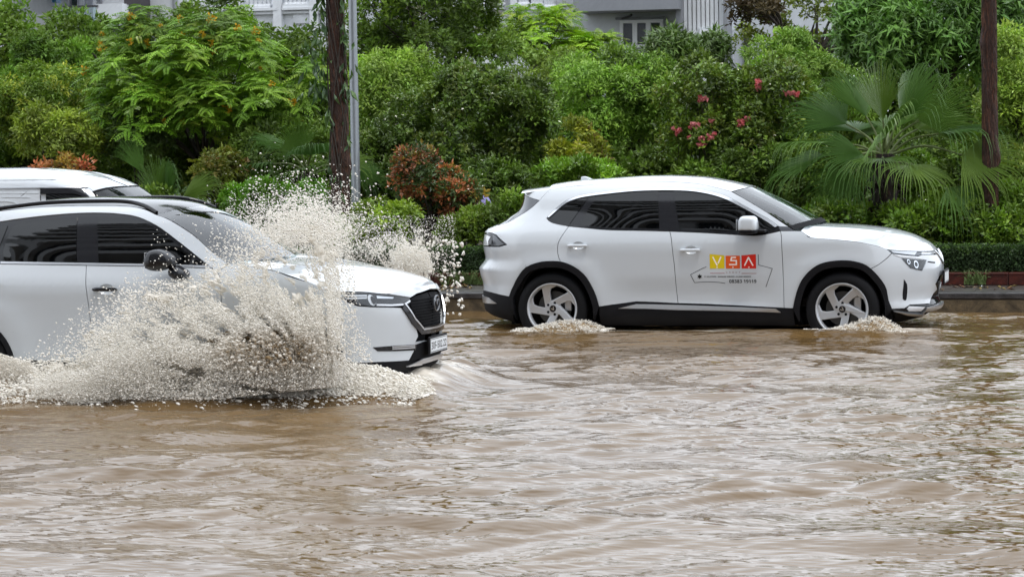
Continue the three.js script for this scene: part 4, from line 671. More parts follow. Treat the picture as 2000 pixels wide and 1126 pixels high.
function windowIn(parent, x0, y0, x1, y1, z, nx, reveal = 0.12, mat = P.pane) {
  const w = new THREE.Group(); w.name = 'window'; parent.add(w);
  const a = at(x0, y0, z), b = at(x1, y1, z), W = b.x - a.x, H = a.y - b.y, cx = (a.x + b.x) / 2, cy = (a.y + b.y) / 2;
  const f = 0.07, bars = [box(W, f, 0.1, cx, cy + H / 2 - f / 2, z + 0.03), box(W, f, 0.1, cx, cy - H / 2 + f / 2, z + 0.03)];
  for (let i = 0; i <= nx; i++) bars.push(box(f * (i % nx ? 1.5 : 1), H - 2 * f, 0.1, cx - W / 2 + f / 2 + (W - f) * i / nx, cy, z + 0.03));
  part('frame', merge(bars), P.frame, w);
  for (let i = 0; i < nx; i++) { const pw = (W - f) / nx; part('pane', box(pw - f, H - 2 * f, 0.012, cx - W / 2 + f / 2 + pw * (i + 0.5), cy, z + 0.02), mat, w); }
  const D = 1.6, room = [box(W + 0.1, 0.05, D, cx, cy + H / 2 + 0.02, z - D / 2 - 0.03), box(W + 0.1, 0.05, D, cx, cy - H / 2 - 0.02, z - D / 2 - 0.03), box(0.05, H, D, cx - W / 2 - 0.02, cy, z - D / 2 - 0.03), box(0.05, H, D, cx + W / 2 + 0.02, cy, z - D / 2 - 0.03), box(W + 0.1, H + 0.1, 0.05, cx, cy, z - D - 0.03)];
  part('room', merge(room), P.cool, w);
}
const balusterGeo = new THREE.LatheGeometry([[0.07, 0], [0.07, 0.04], [0.045, 0.06], [0.085, 0.2], [0.075, 0.3], [0.035, 0.45], [0.05, 0.52], [0.07, 0.54], [0.07, 0.6]].map(p => new THREE.Vector2(...p)), 12);
function balustrade(parent, x0, x1, py, z, n) { // photo px of the rail's foot
  const bl = new THREE.Group(); bl.name = 'balustrade'; parent.add(bl);
  const a = at(x0, py, z), b = at(x1, py, z);
  part('plinth', box(b.x - a.x, 0.1, 0.25, (a.x + b.x) / 2, a.y - 0.05, z - 0.1), P.white, bl);
  part('rail', box(b.x - a.x, 0.1, 0.25, (a.x + b.x) / 2, a.y + 0.65, z - 0.1), P.white, bl);
  for (let i = 0; i < n; i++) { const m = part('baluster', balusterGeo, P.white, bl); m.position.set(a.x + (b.x - a.x) * (i + 0.5) / n, a.y, z - 0.1); }
}
{ // concrete building at the far left
  const g = thing('concrete_building', 'grey concrete building with an open terrace, pillar and blue awning', 'building', V3(0, 0, 0));
  part('parapet', wallDown(14, 30, 123, -54, 0.3), P.concrete, g);
  part('rear_wall', wallDown(-260, -90, 122, -57.5, 0.3), P.white, g);
  part('side_wall', wallDown(-260, -60, 4, -54.2, 3), P.white, g);
  part('pillar', wallRect(19, -60, 33, 30, -54.1, 0.35), P.concrete, g);
  part('roof_slab', wallRect(-20, -70, 122, -40, -54, 3.5), P.white, g);
  { const a = at(92, -4, -57.2), b = at(120, 6, -57.2); const aw = box(b.x - a.x, a.y - b.y, 0.3, (a.x + b.x) / 2, (a.y + b.y) / 2, -57); part('awning', aw, P.blue, g); }
}
{ // modern house with a glass balcony
  const g = thing('modern_house', 'white modern house with a glass balcony, curtained doors and dark slate wall', 'house', V3(0, 0, 0));
  wallAround(g, 121, -110, 420, -56.4, 0.4, 133, -60, 190, 42, P.white);
  part('balcony_slab', wallRect(121, 42, 238, 49, -55, 1.4), P.white, g);
  part('balcony_box', wallRect(187, 8, 239, 46, -55, 0.25), P.white, g);
  part('balcony_box_side', wallRect(236, 8, 239.4, 46, -55.25, 1.1), P.white, g);
  part('glass_balustrade', wallRect(121, 13, 187, 43, -55.0, 0.015), P.balustrade, g);
  part('handrail', wallRect(121, 11.5, 190, 13.6, -54.97, 0.06), P.dark, g);
  part('slate_wall', wallRect(239.5, -80, 276, 120, -55.6, 0.6), P.slate, g);
  windowIn(g, 133, -60, 190, 42, -56.35, 2, 0.1, P.balustrade);
  const cur = new THREE.Group(); cur.name = 'curtain'; g.add(cur);
  { const a = at(146, -60, -56.2), b = at(180, 40, -56.2); const cg = gridMesh(60, 2, (u, v) => V3(a.x + (b.x - a.x) * u, b.y + (a.y - b.y) * v, -56.28 + 0.03 * Math.sin(u * 60))); part('curtain_cloth', cg, P.curtain, cur); }
  part('door_post', wallRect(133, -60, 138, 42, -56.25, 0.1), P.grey, g); part('door_post', wallRect(190, -60, 196, 10, -56.25, 0.1), P.grey, g);
  part('drainpipe', (() => { const a = at(340, -40, -56.35); return tube([V3(a.x, a.y, -56.35), V3(a.x, 0.4, -56.35)], 0.06, 0.06, 8, 3); })(), P.concrete, g);
}
{ // white house with balusters
  const g = thing('classical_house', 'white stuccoed house with rows of turned balusters behind the treetops', 'house', V3(0, 0, 0));
  part('wall', wallDown(424, -150, 925, -57.5, 1), P.white, g);
  part('storey', wallDown(424, 12, 925, -56.6, 0.9), P.white, g);
  for (const [x0, x1, y] of [[476, 527, 12.5], [552, 604, 8.5], [618, 655, 5.5], [700, 760, 3], [780, 850, 1]]) balustrade(g, x0, x1, y, -56.5, Math.round((x1 - x0) / 8.5));
  for (const x of [462, 540, 611, 680, 770, 862]) part('pier', wallRect(x - 9, -60, x + 9, 60, -56.45, 0.3), P.white, g);
  for (const [y, d] of [[17, 0.14], [24, 0.08]]) for (const [x0, x1] of [[449, 541], [550, 612], [620, 700]]) part('cornice', wallRect(x0, y - (x0 - 449) * 0.02, x1, y + 3 - (x0 - 449) * 0.02, -56.58 + d, d + 0.01), P.white, g);
  for (const [x0, x1] of [[572, 603], [628, 655]]) part('wall_panel', wallRect(x0, 24, x1, 45, -56.55, 0.06), P.white, g);
  // wing on the right
  part('wing_wall', wallDown(872, -150, 1086, -55.4, 1), P.white, g);
  for (const [x0, x1, y] of [[880, 915, 10], [930, 982, 8], [1011, 1030, 6], [1037, 1058, 8], [1062, 1082, 11]]) balustrade(g, x0, x1, y + 2, -55.2, Math.max(3, Math.round((x1 - x0) / 6)));
  for (const y of [15, 21, 28]) part('cornice', wallRect(1008, y, 1084, y + 2.2, -55.3, 0.12), P.white, g);
  part('pier', wallRect(996, -60, 1010, 70, -55.2, 0.3), P.white, g);
}
{ // grey house on the right
  const g = thing('grey_house', 'pale grey house with an overhanging balcony slab and a white three-pane window', 'house', V3(0, 0, 0));
  wallAround(g, 1086, -150, 1330, -55.8, 0.3, 1212, 40, 1297, 92, P.cool);
  part('balcony_slab', wallRect(1119, -40, 1324, 17, -54.6, 1.2), P.grey, g);
  part('side_wall', wallDown(1318, -150, 1330, -55, 0.8), P.grey, g);
  windowIn(g, 1212, 40, 1297, 92, -55.75, 3);
  part('lintel', wallRect(1202, 34, 1300, 36, -55.7, 0.12), P.grey, g);
  { const p = at(1236, 30, -55.7), l = tube([V3(p.x - 0.25, p.y - 0.06, p.z), V3(p.x - 0.05, p.y - 0.02, p.z + 0.1), V3(p.x + 0.02, p.y, p.z + 0.25)], 0.02, 0.03, 6); part('wall_lamp', l, P.dark, g); }
  wallAround(g, 1328, -150, 1412, -55.2, 0.3, 1368, 58, 1411, 118, P.white);
  for (let i = 0; i < 9; i++) part('cladding_seam', wallRect(1334 + i * 8.6, -120, 1334.8 + i * 8.6, 60, -55.19, 0.02), P.cool, g);
  windowIn(g, 1368, 58, 1411, 118, -55.15, 1);
  part('corner_strip', wallRect(1411, -150, 1421, 140, -55.0, 0.7), P.grey, g);
  part('rear_wall', wallDown(1421, -150, 1660, -56.5, 0.5), P.cool, g);
  part('drainpipe', (() => { const a = at(1460, 55, -56.4); return tube([V3(a.x, a.y, -56.4), V3(a.x, 0.4, -56.4)], 0.08, 0.08, 8, 3); })(), P.dark, g);
}
{ // the building the car windows mirror, across the road behind the photographer
  const g = thing('apartment_block', 'tall apartment block with long banded balconies across the road', 'building', V3(0, 0, 17));
  part('wall', box(64, 62, 1, -8, 31.2, 0.6), P.block, g);
  for (let i = 0; i < 19; i++) { part('balcony_band', box(64, 1.0, 1.2, -8, 4.2 + i * 3.1, -0.5), P.white, g); part('window_band', box(62, 1.7, 0.1, -8, 2.75 + i * 3.1, 0.08), P.glazing, g); }
  for (let i = 0; i < 9; i++) part('pier', box(0.8, 62, 0.5, -38 + i * 7.5, 31.2, -0.15), P.block, g);
}
// ---------------------------------------------------------------- plants
const leafMat = phy({ color: 0xffffff, roughness: 0.78, transmission: 0.27, thickness: 0, specularIntensity: 0.6, clearcoat: 0.32, clearcoatRoughness: 0.2, side: THREE.DoubleSide });
const leafWet = phy({ color: 0xffffff, roughness: 0.72, transmission: 0.22, thickness: 0, specularIntensity: 0.6, clearcoat: 0.9, clearcoatRoughness: 0.12, side: THREE.DoubleSide });
const barkTex = tex(512, (u, v) => { const r = Math.abs(tnoise(u, v * 0.3, 18, 4, 3)), n = tnoise(u, v, 40, 3, 8), k = 0.30 + 0.5 * r + 0.1 * n; return [k, k * 0.82, k * 0.68]; });
const barkBump = tex(512, (u, v) => 0.2 + 1.3 * Math.abs(tnoise(u, v * 0.3, 18, 4, 3)), { srgb: false });
const bark = std({ color: lin(0.16, 0.125, 0.10), map: barkTex, bumpMap: barkBump, bumpScale: 0.015, roughness: 0.8 });
const barkRed = std({ color: lin(0.36, 0.20, 0.135), map: barkTex, bumpMap: barkBump, bumpScale: 0.02, roughness: 0.75 });
const twig = std({ color: lin(0.045, 0.035, 0.026), roughness: 0.85 });

function leafTri(out, o, dir, up, len, wid, fold, droop) { // one folded leaf, 4 triangles
  const side = dir.clone().cross(up).normalize(), nrm = side.clone().cross(dir).normalize();
  const c = o.clone().addScaledVector(dir, len * 0.5).addScaledVector(nrm, -fold * wid * 0.5), tip = o.clone().addScaledVector(dir, len).addScaledVector(nrm, -droop * len);
  const l = o.clone().addScaledVector(dir, len * 0.42).addScaledVector(side, -wid / 2).addScaledVector(nrm, fold * wid * 0.3), r = o.clone().addScaledVector(dir, len * 0.42).addScaledVector(side, wid / 2).addScaledVector(nrm, fold * wid * 0.3);
  for (const v of [o, c, l, o, r, c, l, c, tip, c, r, tip]) out.push(v.x, v.y, v.z);
}
function leafGeo(out) { const g = new THREE.BufferGeometry(); g.setAttribute('position', new THREE.Float32BufferAttribute(out, 3)); g.computeVertexNormals(); return g; }
function randDir(R) { const z = R() * 2 - 1, a = R() * 6.2832, s = Math.sqrt(1 - z * z); return V3(s * Math.cos(a), z, s * Math.sin(a)); }
function clump(seed, n, len, wid, rad, { droop = 0.15, fold = 0.5, up = 0.5, flat = 0 } = {}) { // a spray of leaves about 2*rad wide, facing +y
  const R = rng(seed), out = [];
  for (let i = 0; i < n; i++) {
    const d = randDir(R); d.y = Math.abs(d.y) * (1 - flat) + up * 0.4; d.normalize();
    const o = randDir(R).multiplyScalar(rad * Math.pow(R(), 0.6)); o.y *= 0.7;
    const dir = d.clone().lerp(o.clone().normalize(), 0.45); dir.y -= 0.25 * R(); dir.normalize();
    const u = V3(R() - 0.5, 1.2, R() - 0.5).normalize(), s = 0.7 + 0.6 * R();
    leafTri(out, o, dir, u, len * s, wid * s, fold, droop * (0.5 + R()));
  }
  return leafGeo(out);
}
function pinnate(seed, fronds, len, pairs, ll, lw) { // feathery compound leaves fanning from one point
  const R = rng(seed), out = [];
  for (let f = 0; f < fronds; f++) {
    const a = f / fronds * 6.283 + R(), e = 0.15 + 0.6 * R(), d = V3(Math.cos(a) * Math.cos(e), Math.sin(e), Math.sin(a) * Math.cos(e)), o0 = randDir(R).multiplyScalar(0.05), L = len * (0.7 + 0.5 * R());
    for (let k = 1; k <= pairs; k++) {
      const t = k / pairs, o = o0.clone().addScaledVector(d, L * t); o.y -= 0.35 * L * t * t; const tan = d.clone(); tan.y -= 0.7 * t; tan.normalize();
      const side = tan.clone().cross(V3(0, 1, 0)).normalize();
      for (const s of [-1, 1]) { const dir = side.clone().multiplyScalar(s).addScaledVector(tan, 0.55); dir.y -= 0.15; dir.normalize(); leafTri(out, o, dir, V3(0, 1, 0), ll * (1 - 0.35 * t * t), lw, 0.3, 0.1); }
    }
  }
  return leafGeo(out);
}
const CL = {
  broad: [1, 2, 3].map(i => clump(i, 22, 0.085, 0.042, 0.12)),
  small: [4, 5, 6].map(i => clump(i, 24, 0.07, 0.034, 0.12)),
  fine: [7, 8].map(i => clump(i, 28, 0.078, 0.028, 0.13, { droop: 0.3 })),
  large: [9, 10].map(i => clump(i, 14, 0.17, 0.075, 0.15, { droop: 0.5, up: 0.2 })),
  drop: [11, 12].map(i => clump(i, 20, 0.14, 0.035, 0.13, { droop: 0.7, up: 0.1 })),
  pinn: [13, 14, 15].map(i => pinnate(i, 6, 0.24, 8, 0.06, 0.022)),
  feather: [16, 17].map(i => pinnate(i, 8, 0.2, 7, 0.05, 0.02)),
  hedge: [18, 19].map(i => clump(i, 26, 0.032, 0.017, 0.06)),
};
function instanced(name, geo, mats, cols, parent, mat) {
  const m = new THREE.InstancedMesh(geo, mat, mats.length); m.name = name; mats.forEach((x, i) => { m.setMatrixAt(i, x); m.setColorAt(i, cols[i]); });
  m.castShadow = m.receiveShadow = true; m.userData.kind = 'stuff'; parent.add(m); return m;
}
function orient(dir, spin, s, p) { const q = new THREE.Quaternion().setFromUnitVectors(V3(0, 1, 0), dir), q2 = new THREE.Quaternion().setFromAxisAngle(V3(0, 1, 0), spin); return new THREE.Matrix4().compose(p, q.multiply(q2), V3(s, s, s)); }
// crown: lumps spread through an ellipsoid, each lump a shell of leaf sprays
function crown(parent, c, r, o) {
  const R = rng(o.seed), lumps = [], n = o.lumps || 14;
  for (let i = 0; i < n; i++) { const d = randDir(R); if (d.y < -0.3) d.y *= 0.4; const f = 0.3 + 0.56 * Math.cbrt(R()), k = (o.lr || 0.42) * (0.7 + 0.6 * R()); lumps.push({ c: V3(c.x + d.x * r.x * f, c.y + d.y * r.y * f, c.z + d.z * r.z * f), r: k * Math.min(r.x, r.y), k: 0.72 + 0.56 * R() }); }
  const kinds = CL[o.leaf], sets = kinds.map(() => [[], []]), foot = o.foot || 0.16, S = o.size || 1;
  for (const L of lumps) {
    const cnt = Math.round(4 * Math.PI * L.r * L.r / (foot * foot * S * S) * (o.dense || 1));
    for (let k = 0; k < cnt; k++) {
      const d = randDir(R); if (d.y < -0.2 && R() < 0.6) d.y = -d.y;
      const wob = 1 + 0.22 * perlin.noise(d.x * 2.3 + L.c.x * 3, d.y * 2.3, d.z * 2.3 + L.c.z * 3), p = L.c.clone().addScaledVector(d, L.r * wob * (0.62 + 0.42 * Math.sqrt(R())));
      let crowded = false; for (const q of lumps) if (q !== L && p.distanceTo(q.c) < q.r * 0.55) { crowded = true; break; } // leaves do not grow inside the next lump
      if (crowded && R() < 0.75) continue; if (p.y < 0.45) continue;
      const dir = d.clone().multiplyScalar(0.6).add(V3((R() - 0.5) * 0.7, o.lift ?? 0.75, (R() - 0.5) * 0.7)).normalize();
      const w = Math.floor(R() * kinds.length); sets[w][0].push(orient(dir, R() * 6.28, S * (0.75 + 0.5 * R()), p)); sets[w][1].push(o.color(R).multiplyScalar(L.k));
    }
  }
  kinds.forEach((g, i) => sets[i][0].length && instanced('crown', g, sets[i][0], sets[i][1], parent, o.wet ? leafWet : leafMat));
  return lumps;
}
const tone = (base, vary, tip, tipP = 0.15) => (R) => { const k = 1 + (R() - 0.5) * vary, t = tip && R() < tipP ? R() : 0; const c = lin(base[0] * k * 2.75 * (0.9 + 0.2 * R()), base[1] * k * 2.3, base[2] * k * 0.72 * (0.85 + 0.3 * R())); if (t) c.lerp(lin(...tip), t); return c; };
const GROUND = 0.40;
function nearLump(d, p) { let b = d.lumps[0], bd = 1e9; for (const L of d.lumps) { const k = p.distanceTo(L.c) - L.r; if (k < bd) { bd = k; b = L; } } const v = p.clone().sub(b.c); v.z = Math.max(v.z, 0.35 * b.r); return b.c.clone().addScaledVector(v.normalize(), b.r * 1.08); }
// a tree set by the photo pixel of its crown's middle, its half sizes in photo pixels and the depth of the row it grows in
function tree(name, label, px, py, rx, ry, z, o) {
  const c = atZ(px, py, z), s = pxPerM(c), r = V3(rx * 1.1 / s, ry * 1.1 / s, Math.max(0.6, Math.min(rx, ry * 1.3) / s * (o.deep || 1))), base = V3(c.x + (o.lean || 0), GROUND - 0.04, z);
  const t = thing(name, label, o.cat || 'tree', base, o.group);
  const lc = c.clone().sub(base), lumps = crown(t, lc, r, o), R = rng(o.seed + 99), th = o.trunk || 0.05, fork = V3(lc.x * 0.6, Math.max(0.25, lc.y - r.y * 0.8), 0), gs = [];
  const stems = o.stems || 1;
  for (let k = 0; k < stems; k++) { const bx = (R() - 0.5) * 0.18 * (stems - 1), bz = (R() - 0.5) * 0.18 * (stems - 1); gs.push(tube([V3(bx, -0.05, bz), V3(fork.x * 0.4 + bx + (R() - 0.5) * 0.08, fork.y * 0.5, bz), V3(fork.x + bx, fork.y, fork.z + bz)], th, th * 0.75, 8)); }
  for (const g of gs) part('trunk', g, o.bark || bark, t);
  const bs = [];
  for (const L of lumps.slice(0, 16)) { const e = L.c.clone().lerp(fork, 0.05), m = fork.clone().lerp(e, 0.5).add(V3((R() - 0.5) * 0.2, 0.12 * (e.y > fork.y ? 1 : 0), (R() - 0.5) * 0.2)); bs.push(tube([fork, m, e], th * 0.5, th * 0.12, 5, 7)); for (let k = 0; k < 3; k++) { const d = randDir(R); bs.push(tube([e, e.clone().addScaledVector(d, L.r * 0.5), e.clone().addScaledVector(d, L.r * 0.95).add(V3(0, 0.05, 0))], th * 0.14, th * 0.06, 4, 4)); } }
  part('branches', merge(bs), o.twig || twig, t);
  return { t, c: lc, r, lumps, s };
}
function bush(name, label, px, py, rx, ry, z, o) { return tree(name, label, px, py, rx, ry, z, { cat: 'shrub', stems: 4, trunk: 0.02, lumps: 9, ...o }); }
// ----- the rows, from the back
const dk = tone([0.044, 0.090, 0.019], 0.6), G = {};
G.far = 'dark trees at the back of the park';
const farSpots = ['beyond the left end of the van', 'between the lime-tipped tree and the yellow-flowered tree', 'behind the yellow-flowered tree', 'behind the street lamp', 'behind the tangled shrub', 'under the three-pane window', 'behind the second rose bush', 'behind the big fan palm', 'behind the pale green tree at the right'];
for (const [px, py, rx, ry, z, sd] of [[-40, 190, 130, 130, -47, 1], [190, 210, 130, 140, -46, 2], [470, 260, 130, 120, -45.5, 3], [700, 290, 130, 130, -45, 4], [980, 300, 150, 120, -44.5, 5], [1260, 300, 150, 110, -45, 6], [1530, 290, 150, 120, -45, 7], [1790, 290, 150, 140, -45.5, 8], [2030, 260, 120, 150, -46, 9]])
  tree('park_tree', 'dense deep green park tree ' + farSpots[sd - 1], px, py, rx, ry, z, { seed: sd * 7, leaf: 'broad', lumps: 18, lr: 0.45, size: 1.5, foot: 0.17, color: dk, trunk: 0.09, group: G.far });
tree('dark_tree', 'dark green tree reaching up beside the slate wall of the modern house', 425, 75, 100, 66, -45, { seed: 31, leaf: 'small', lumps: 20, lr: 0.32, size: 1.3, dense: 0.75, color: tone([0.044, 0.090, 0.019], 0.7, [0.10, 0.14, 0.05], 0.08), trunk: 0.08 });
tree('loose_tree', 'dark loose-crowned tree beside the street lamp with the white house showing through', 575, 130, 125, 90, -44, { seed: 32, leaf: 'small', lumps: 22, lr: 0.27, size: 1.3, dense: 0.62, color: tone([0.044, 0.090, 0.019], 0.7, [0.16, 0.2, 0.08], 0.08), trunk: 0.08 });
{ const d = tree('blossoming_tree', 'dark tree with cream blossom sprays before the white stuccoed house', 835, 75, 165, 125, -43.5, { seed: 33, leaf: 'small', lumps: 30, lr: 0.27, size: 1.35, dense: 0.8, color: tone([0.044, 0.090, 0.019], 0.7, [0.12, 0.16, 0.06], 0.1), trunk: 0.09 });
  const R = rng(77), fl = std({ color: lin(0.55, 0.5, 0.36), roughness: 0.8 }), fg = clump(91, 26, 0.03, 0.02, 0.09, { up: 0.9 }); for (let i = 0; i < 26; i++) { const L = d.lumps[Math.floor(R() * d.lumps.length)], q = randDir(R); q.z = Math.abs(q.z); const m = part('blossom', fg, fl, d.t); m.position.copy(L.c).addScaledVector(q.normalize(), L.r * 1.02); m.rotation.y = R() * 6; } }
tree('feathery_tree', 'bright yellow-green tree with flat feathery tiers of leaves', 1060, 88, 165, 66, -46.5, { seed: 34, leaf: 'feather', lumps: 26, lr: 0.36, size: 1.35, foot: 0.2, color: tone([0.095, 0.19, 0.012], 0.7, [0.26, 0.30, 0.02], 0.15), trunk: 0.08, lift: 1.2 });
tree('feathery_tree', 'small feathery tree with drooping crown beside the three-pane window', 1350, 100, 80, 65, -46, { seed: 35, leaf: 'drop', lumps: 12, lr: 0.42, color: tone([0.04, 0.085, 0.03], 0.6), trunk: 0.06 });
tree('branching_tree', 'tree with bare dark limbs and yellow-green leaf sprays before the grey wall', 1590, 60, 165, 80, -46, { seed: 36, leaf: 'small', lumps: 30, lr: 0.24, size: 1.25, dense: 0.55, color: tone([0.06, 0.095, 0.02], 0.8, [0.2, 0.24, 0.03], 0.2), trunk: 0.10 });
tree('purple_leaved_tree', 'overhanging branch of dark purplish leaves before the grey wall', 1475, 25, 60, 40, -45, { seed: 37, leaf: 'broad', lumps: 9, lr: 0.42, dense: 0.8, color: tone([0.030, 0.024, 0.022], 0.7), trunk: 0.05, lean: 1.2 });
tree('drooping_tree', 'tall tree with long drooping blue-green leaves behind the reddish trunk', 1830, 75, 190, 125, -42, { seed: 38, leaf: 'drop', lumps: 30, lr: 0.34, size: 1.25, color: tone([0.035, 0.09, 0.03], 0.7, [0.10, 0.18, 0.05], 0.12), trunk: 0.09 });
tree('round_tree', 'leafy tree at the far left standing before the concrete parapet', 70, 168, 130, 74, -42, { seed: 39, leaf: 'broad', lumps: 22, lr: 0.34, color: tone([0.05, 0.115, 0.024], 0.6, [0.16, 0.25, 0.04], 0.15), trunk: 0.07 });
tree('round_tree', 'leafy tree just under the glass balcony of the modern house', 205, 125, 100, 46, -43, { seed: 40, leaf: 'broad', lumps: 18, lr: 0.36, color: tone([0.055, 0.12, 0.026], 0.6, [0.16, 0.25, 0.05], 0.15), trunk: 0.06 });
// middle rows
tree('fine_leaved_tree', 'round light green tree to the right of the street lamp', 790, 210, 110, 105, -38, { seed: 41, leaf: 'fine', lumps: 24, lr: 0.36, color: tone([0.10, 0.19, 0.05], 0.5, [0.26, 0.36, 0.07], 0.3), trunk: 0.06 });
tree('fine_leaved_tree', 'grey-green willowy tree with lighter shoot tips under the feathery tree', 1060, 185, 115, 70, -41, { seed: 42, leaf: 'fine', lumps: 22, lr: 0.36, color: tone([0.075, 0.135, 0.04], 0.5, [0.22, 0.30, 0.05], 0.22), trunk: 0.06 });
tree('fine_leaved_tree', 'rounded mid-green tree between the willowy tree and the rose bushes', 1215, 235, 135, 120, -38.5, { seed: 43, leaf: 'fine', lumps: 28, lr: 0.34, color: tone([0.075, 0.155, 0.04], 0.5, [0.18, 0.28, 0.06], 0.25), trunk: 0.06 });
tree('fine_leaved_tree', 'mid-green tree showing between the rose bushes and the big fan palm', 1550, 175, 160, 90, -39, { seed: 44, leaf: 'fine', lumps: 28, lr: 0.32, color: tone([0.08, 0.165, 0.05], 0.5, [0.26, 0.36, 0.05], 0.25), trunk: 0.06 });
tree('fine_leaved_tree', 'pale green tree at the right beyond the reddish trunk', 1995, 190, 75, 130, -37, { seed: 45, leaf: 'fine', lumps: 22, lr: 0.4, color: tone([0.10, 0.18, 0.05], 0.5, [0.25, 0.34, 0.06], 0.3), trunk: 0.06 });
tree('lime_tipped_tree', 'round bushy tree with bright lime shoot tips above the van', 85, 225, 112, 85, -35.5, { seed: 46, leaf: 'fine', lumps: 26, lr: 0.36, color: tone([0.06, 0.118, 0.02], 0.5, [0.50, 0.52, 0.05], 0.2), trunk: 0.06 });
bush('rounded_bush', 'rounded olive-green bush just behind the roof of the van', 100, 285, 92, 58, -34, { seed: 47, leaf: 'fine', lumps: 16, lr: 0.45, color: tone([0.10, 0.16, 0.035], 0.5, [0.20, 0.26, 0.05], 0.3) });
{ // flowering cassia
  const d = tree('yellow_flowered_tree', 'spreading tree with feathery leaves and yellow flower clusters', 395, 188, 285, 156, -35, { seed: 48, leaf: 'pinn', lumps: 46, lr: 0.26, size: 1.0, foot: 0.19, dense: 0.95, color: tone([0.062, 0.14, 0.014], 0.7, [0.26, 0.36, 0.02], 0.25), trunk: 0.055, stems: 2, lift: 1.0, deep: 0.8 });
  const R = rng(78), fl = std({ color: lin(0.62, 0.36, 0.012), roughness: 0.7 }), fg = clump(92, 30, 0.03, 0.022, 0.055, { up: 0.9 });
  const spots = [[255, 35], [350, 36], [320, 45], [195, 85], [205, 92], [215, 72], [160, 135], [372, 75], [390, 72], [405, 82], [430, 103], [505, 50], [465, 62], [422, 22], [280, 85], [252, 82], [508, 132], [535, 173], [572, 200], [440, 218], [343, 224], [392, 233], [576, 198], [615, 280], [497, 88]];
  for (const [x, y] of spots) { const p = nearLump(d, atZ(x, y, -34.3).sub(d.t.position)), m = part('flower_cluster', fg, fl, d.t); m.position.copy(p); m.rotation.set(R(), R() * 6, R()); m.scale.setScalar(0.75 + 0.6 * R()); }
}
bush('tangled_shrub', 'dense tangled shrub standing behind the red-tipped bush', 930, 270, 150, 130, -35.5, { seed: 49, leaf: 'small', lumps: 34, lr: 0.28, color: tone([0.042, 0.085, 0.02], 0.8, [0.18, 0.22, 0.03], 0.16), trunk: 0.03, wet: 1 });
bush('tangled_shrub', 'dense dark shrub beside the lamp post, left of the red-tipped bush', 770, 330, 110, 95, -35, { seed: 50, leaf: 'small', lumps: 24, lr: 0.32, color: tone([0.042, 0.085, 0.02], 0.8, [0.14, 0.18, 0.03], 0.15), trunk: 0.03, wet: 1 });
bush('yellow_green_shrub', 'small upright shrub with yellowish leaves behind the roof of the crossover', 1130, 300, 42, 60, -33.5, { seed: 51, leaf: 'small', lumps: 12, lr: 0.45, color: tone([0.11, 0.15, 0.025], 0.6, [0.25, 0.17, 0.05], 0.2) });
{ // rose bushes
  const R = rng(79), petal = std({ color: lin(0.72, 0.22, 0.23), roughness: 0.6 }), pg = clump(93, 22, 0.04, 0.036, 0.025, { up: 0.9, fold: 0.9 });
  for (const [px, py, rx, ry, sd, lab, spots] of [[1390, 235, 115, 110, 52, 'tall rose bush with scattered pink roses nearest the yellowish shrub', [[1373, 210], [1396, 219], [1325, 236], [1316, 249], [1348, 237], [1326, 271], [1369, 287], [1371, 271], [1396, 264], [1443, 240], [1446, 246], [1357, 213], [1387, 270]]], [1480, 250, 105, 110, 53, 'tall rose bush with pink roses beside the big fan palm', [[1431, 152], [1435, 173], [1540, 185], [1573, 193], [1556, 187], [1460, 213]]]]) {
    const d = bush('rose_bush', lab, px, py, rx, ry, -34.8, { seed: sd, leaf: 'small', lumps: 26, lr: 0.32, color: tone([0.055, 0.105, 0.024], 0.8, [0.22, 0.24, 0.03], 0.18), wet: 1 });
    for (const [x, y] of spots) { const p = nearLump(d, atZ(x, y, -34.1).sub(d.t.position)), m = part('rose', pg, petal, d.t); m.position.copy(p); m.rotation.set(R() * 0.8, R() * 6, R() * 0.8); m.scale.setScalar(0.8 + 0.6 * R()); const f = p.clone().add(V3((R() - 0.5) * 0.2, -0.45, -0.3)); part('stem', tube([f, p.clone().lerp(f, 0.5).add(V3(0.03, 0, 0)), p], 0.006, 0.004, 4, 4), twig, m.parent); }
  } }
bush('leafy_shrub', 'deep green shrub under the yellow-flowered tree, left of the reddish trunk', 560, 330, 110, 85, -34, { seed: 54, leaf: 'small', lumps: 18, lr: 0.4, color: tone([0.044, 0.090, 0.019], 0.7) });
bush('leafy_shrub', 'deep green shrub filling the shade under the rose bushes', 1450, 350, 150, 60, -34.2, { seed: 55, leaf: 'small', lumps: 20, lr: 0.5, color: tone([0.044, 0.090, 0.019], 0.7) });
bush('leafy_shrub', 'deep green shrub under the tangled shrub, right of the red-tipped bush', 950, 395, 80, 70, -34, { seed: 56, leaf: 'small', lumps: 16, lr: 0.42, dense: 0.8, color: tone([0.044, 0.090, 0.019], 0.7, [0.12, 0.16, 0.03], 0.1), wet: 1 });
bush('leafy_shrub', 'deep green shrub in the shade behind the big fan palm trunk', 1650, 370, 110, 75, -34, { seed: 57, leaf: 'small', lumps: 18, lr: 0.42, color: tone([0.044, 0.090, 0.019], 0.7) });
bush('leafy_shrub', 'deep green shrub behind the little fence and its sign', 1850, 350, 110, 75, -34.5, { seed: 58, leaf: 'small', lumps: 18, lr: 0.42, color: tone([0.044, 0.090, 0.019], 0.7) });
bush('leafy_shrub', 'blue-green shrub between the van and the yellow-flowered tree', 275, 265, 75, 55, -34.6, { seed: 59, leaf: 'broad', lumps: 14, lr: 0.42, color: tone([0.04, 0.08, 0.045], 0.6) });
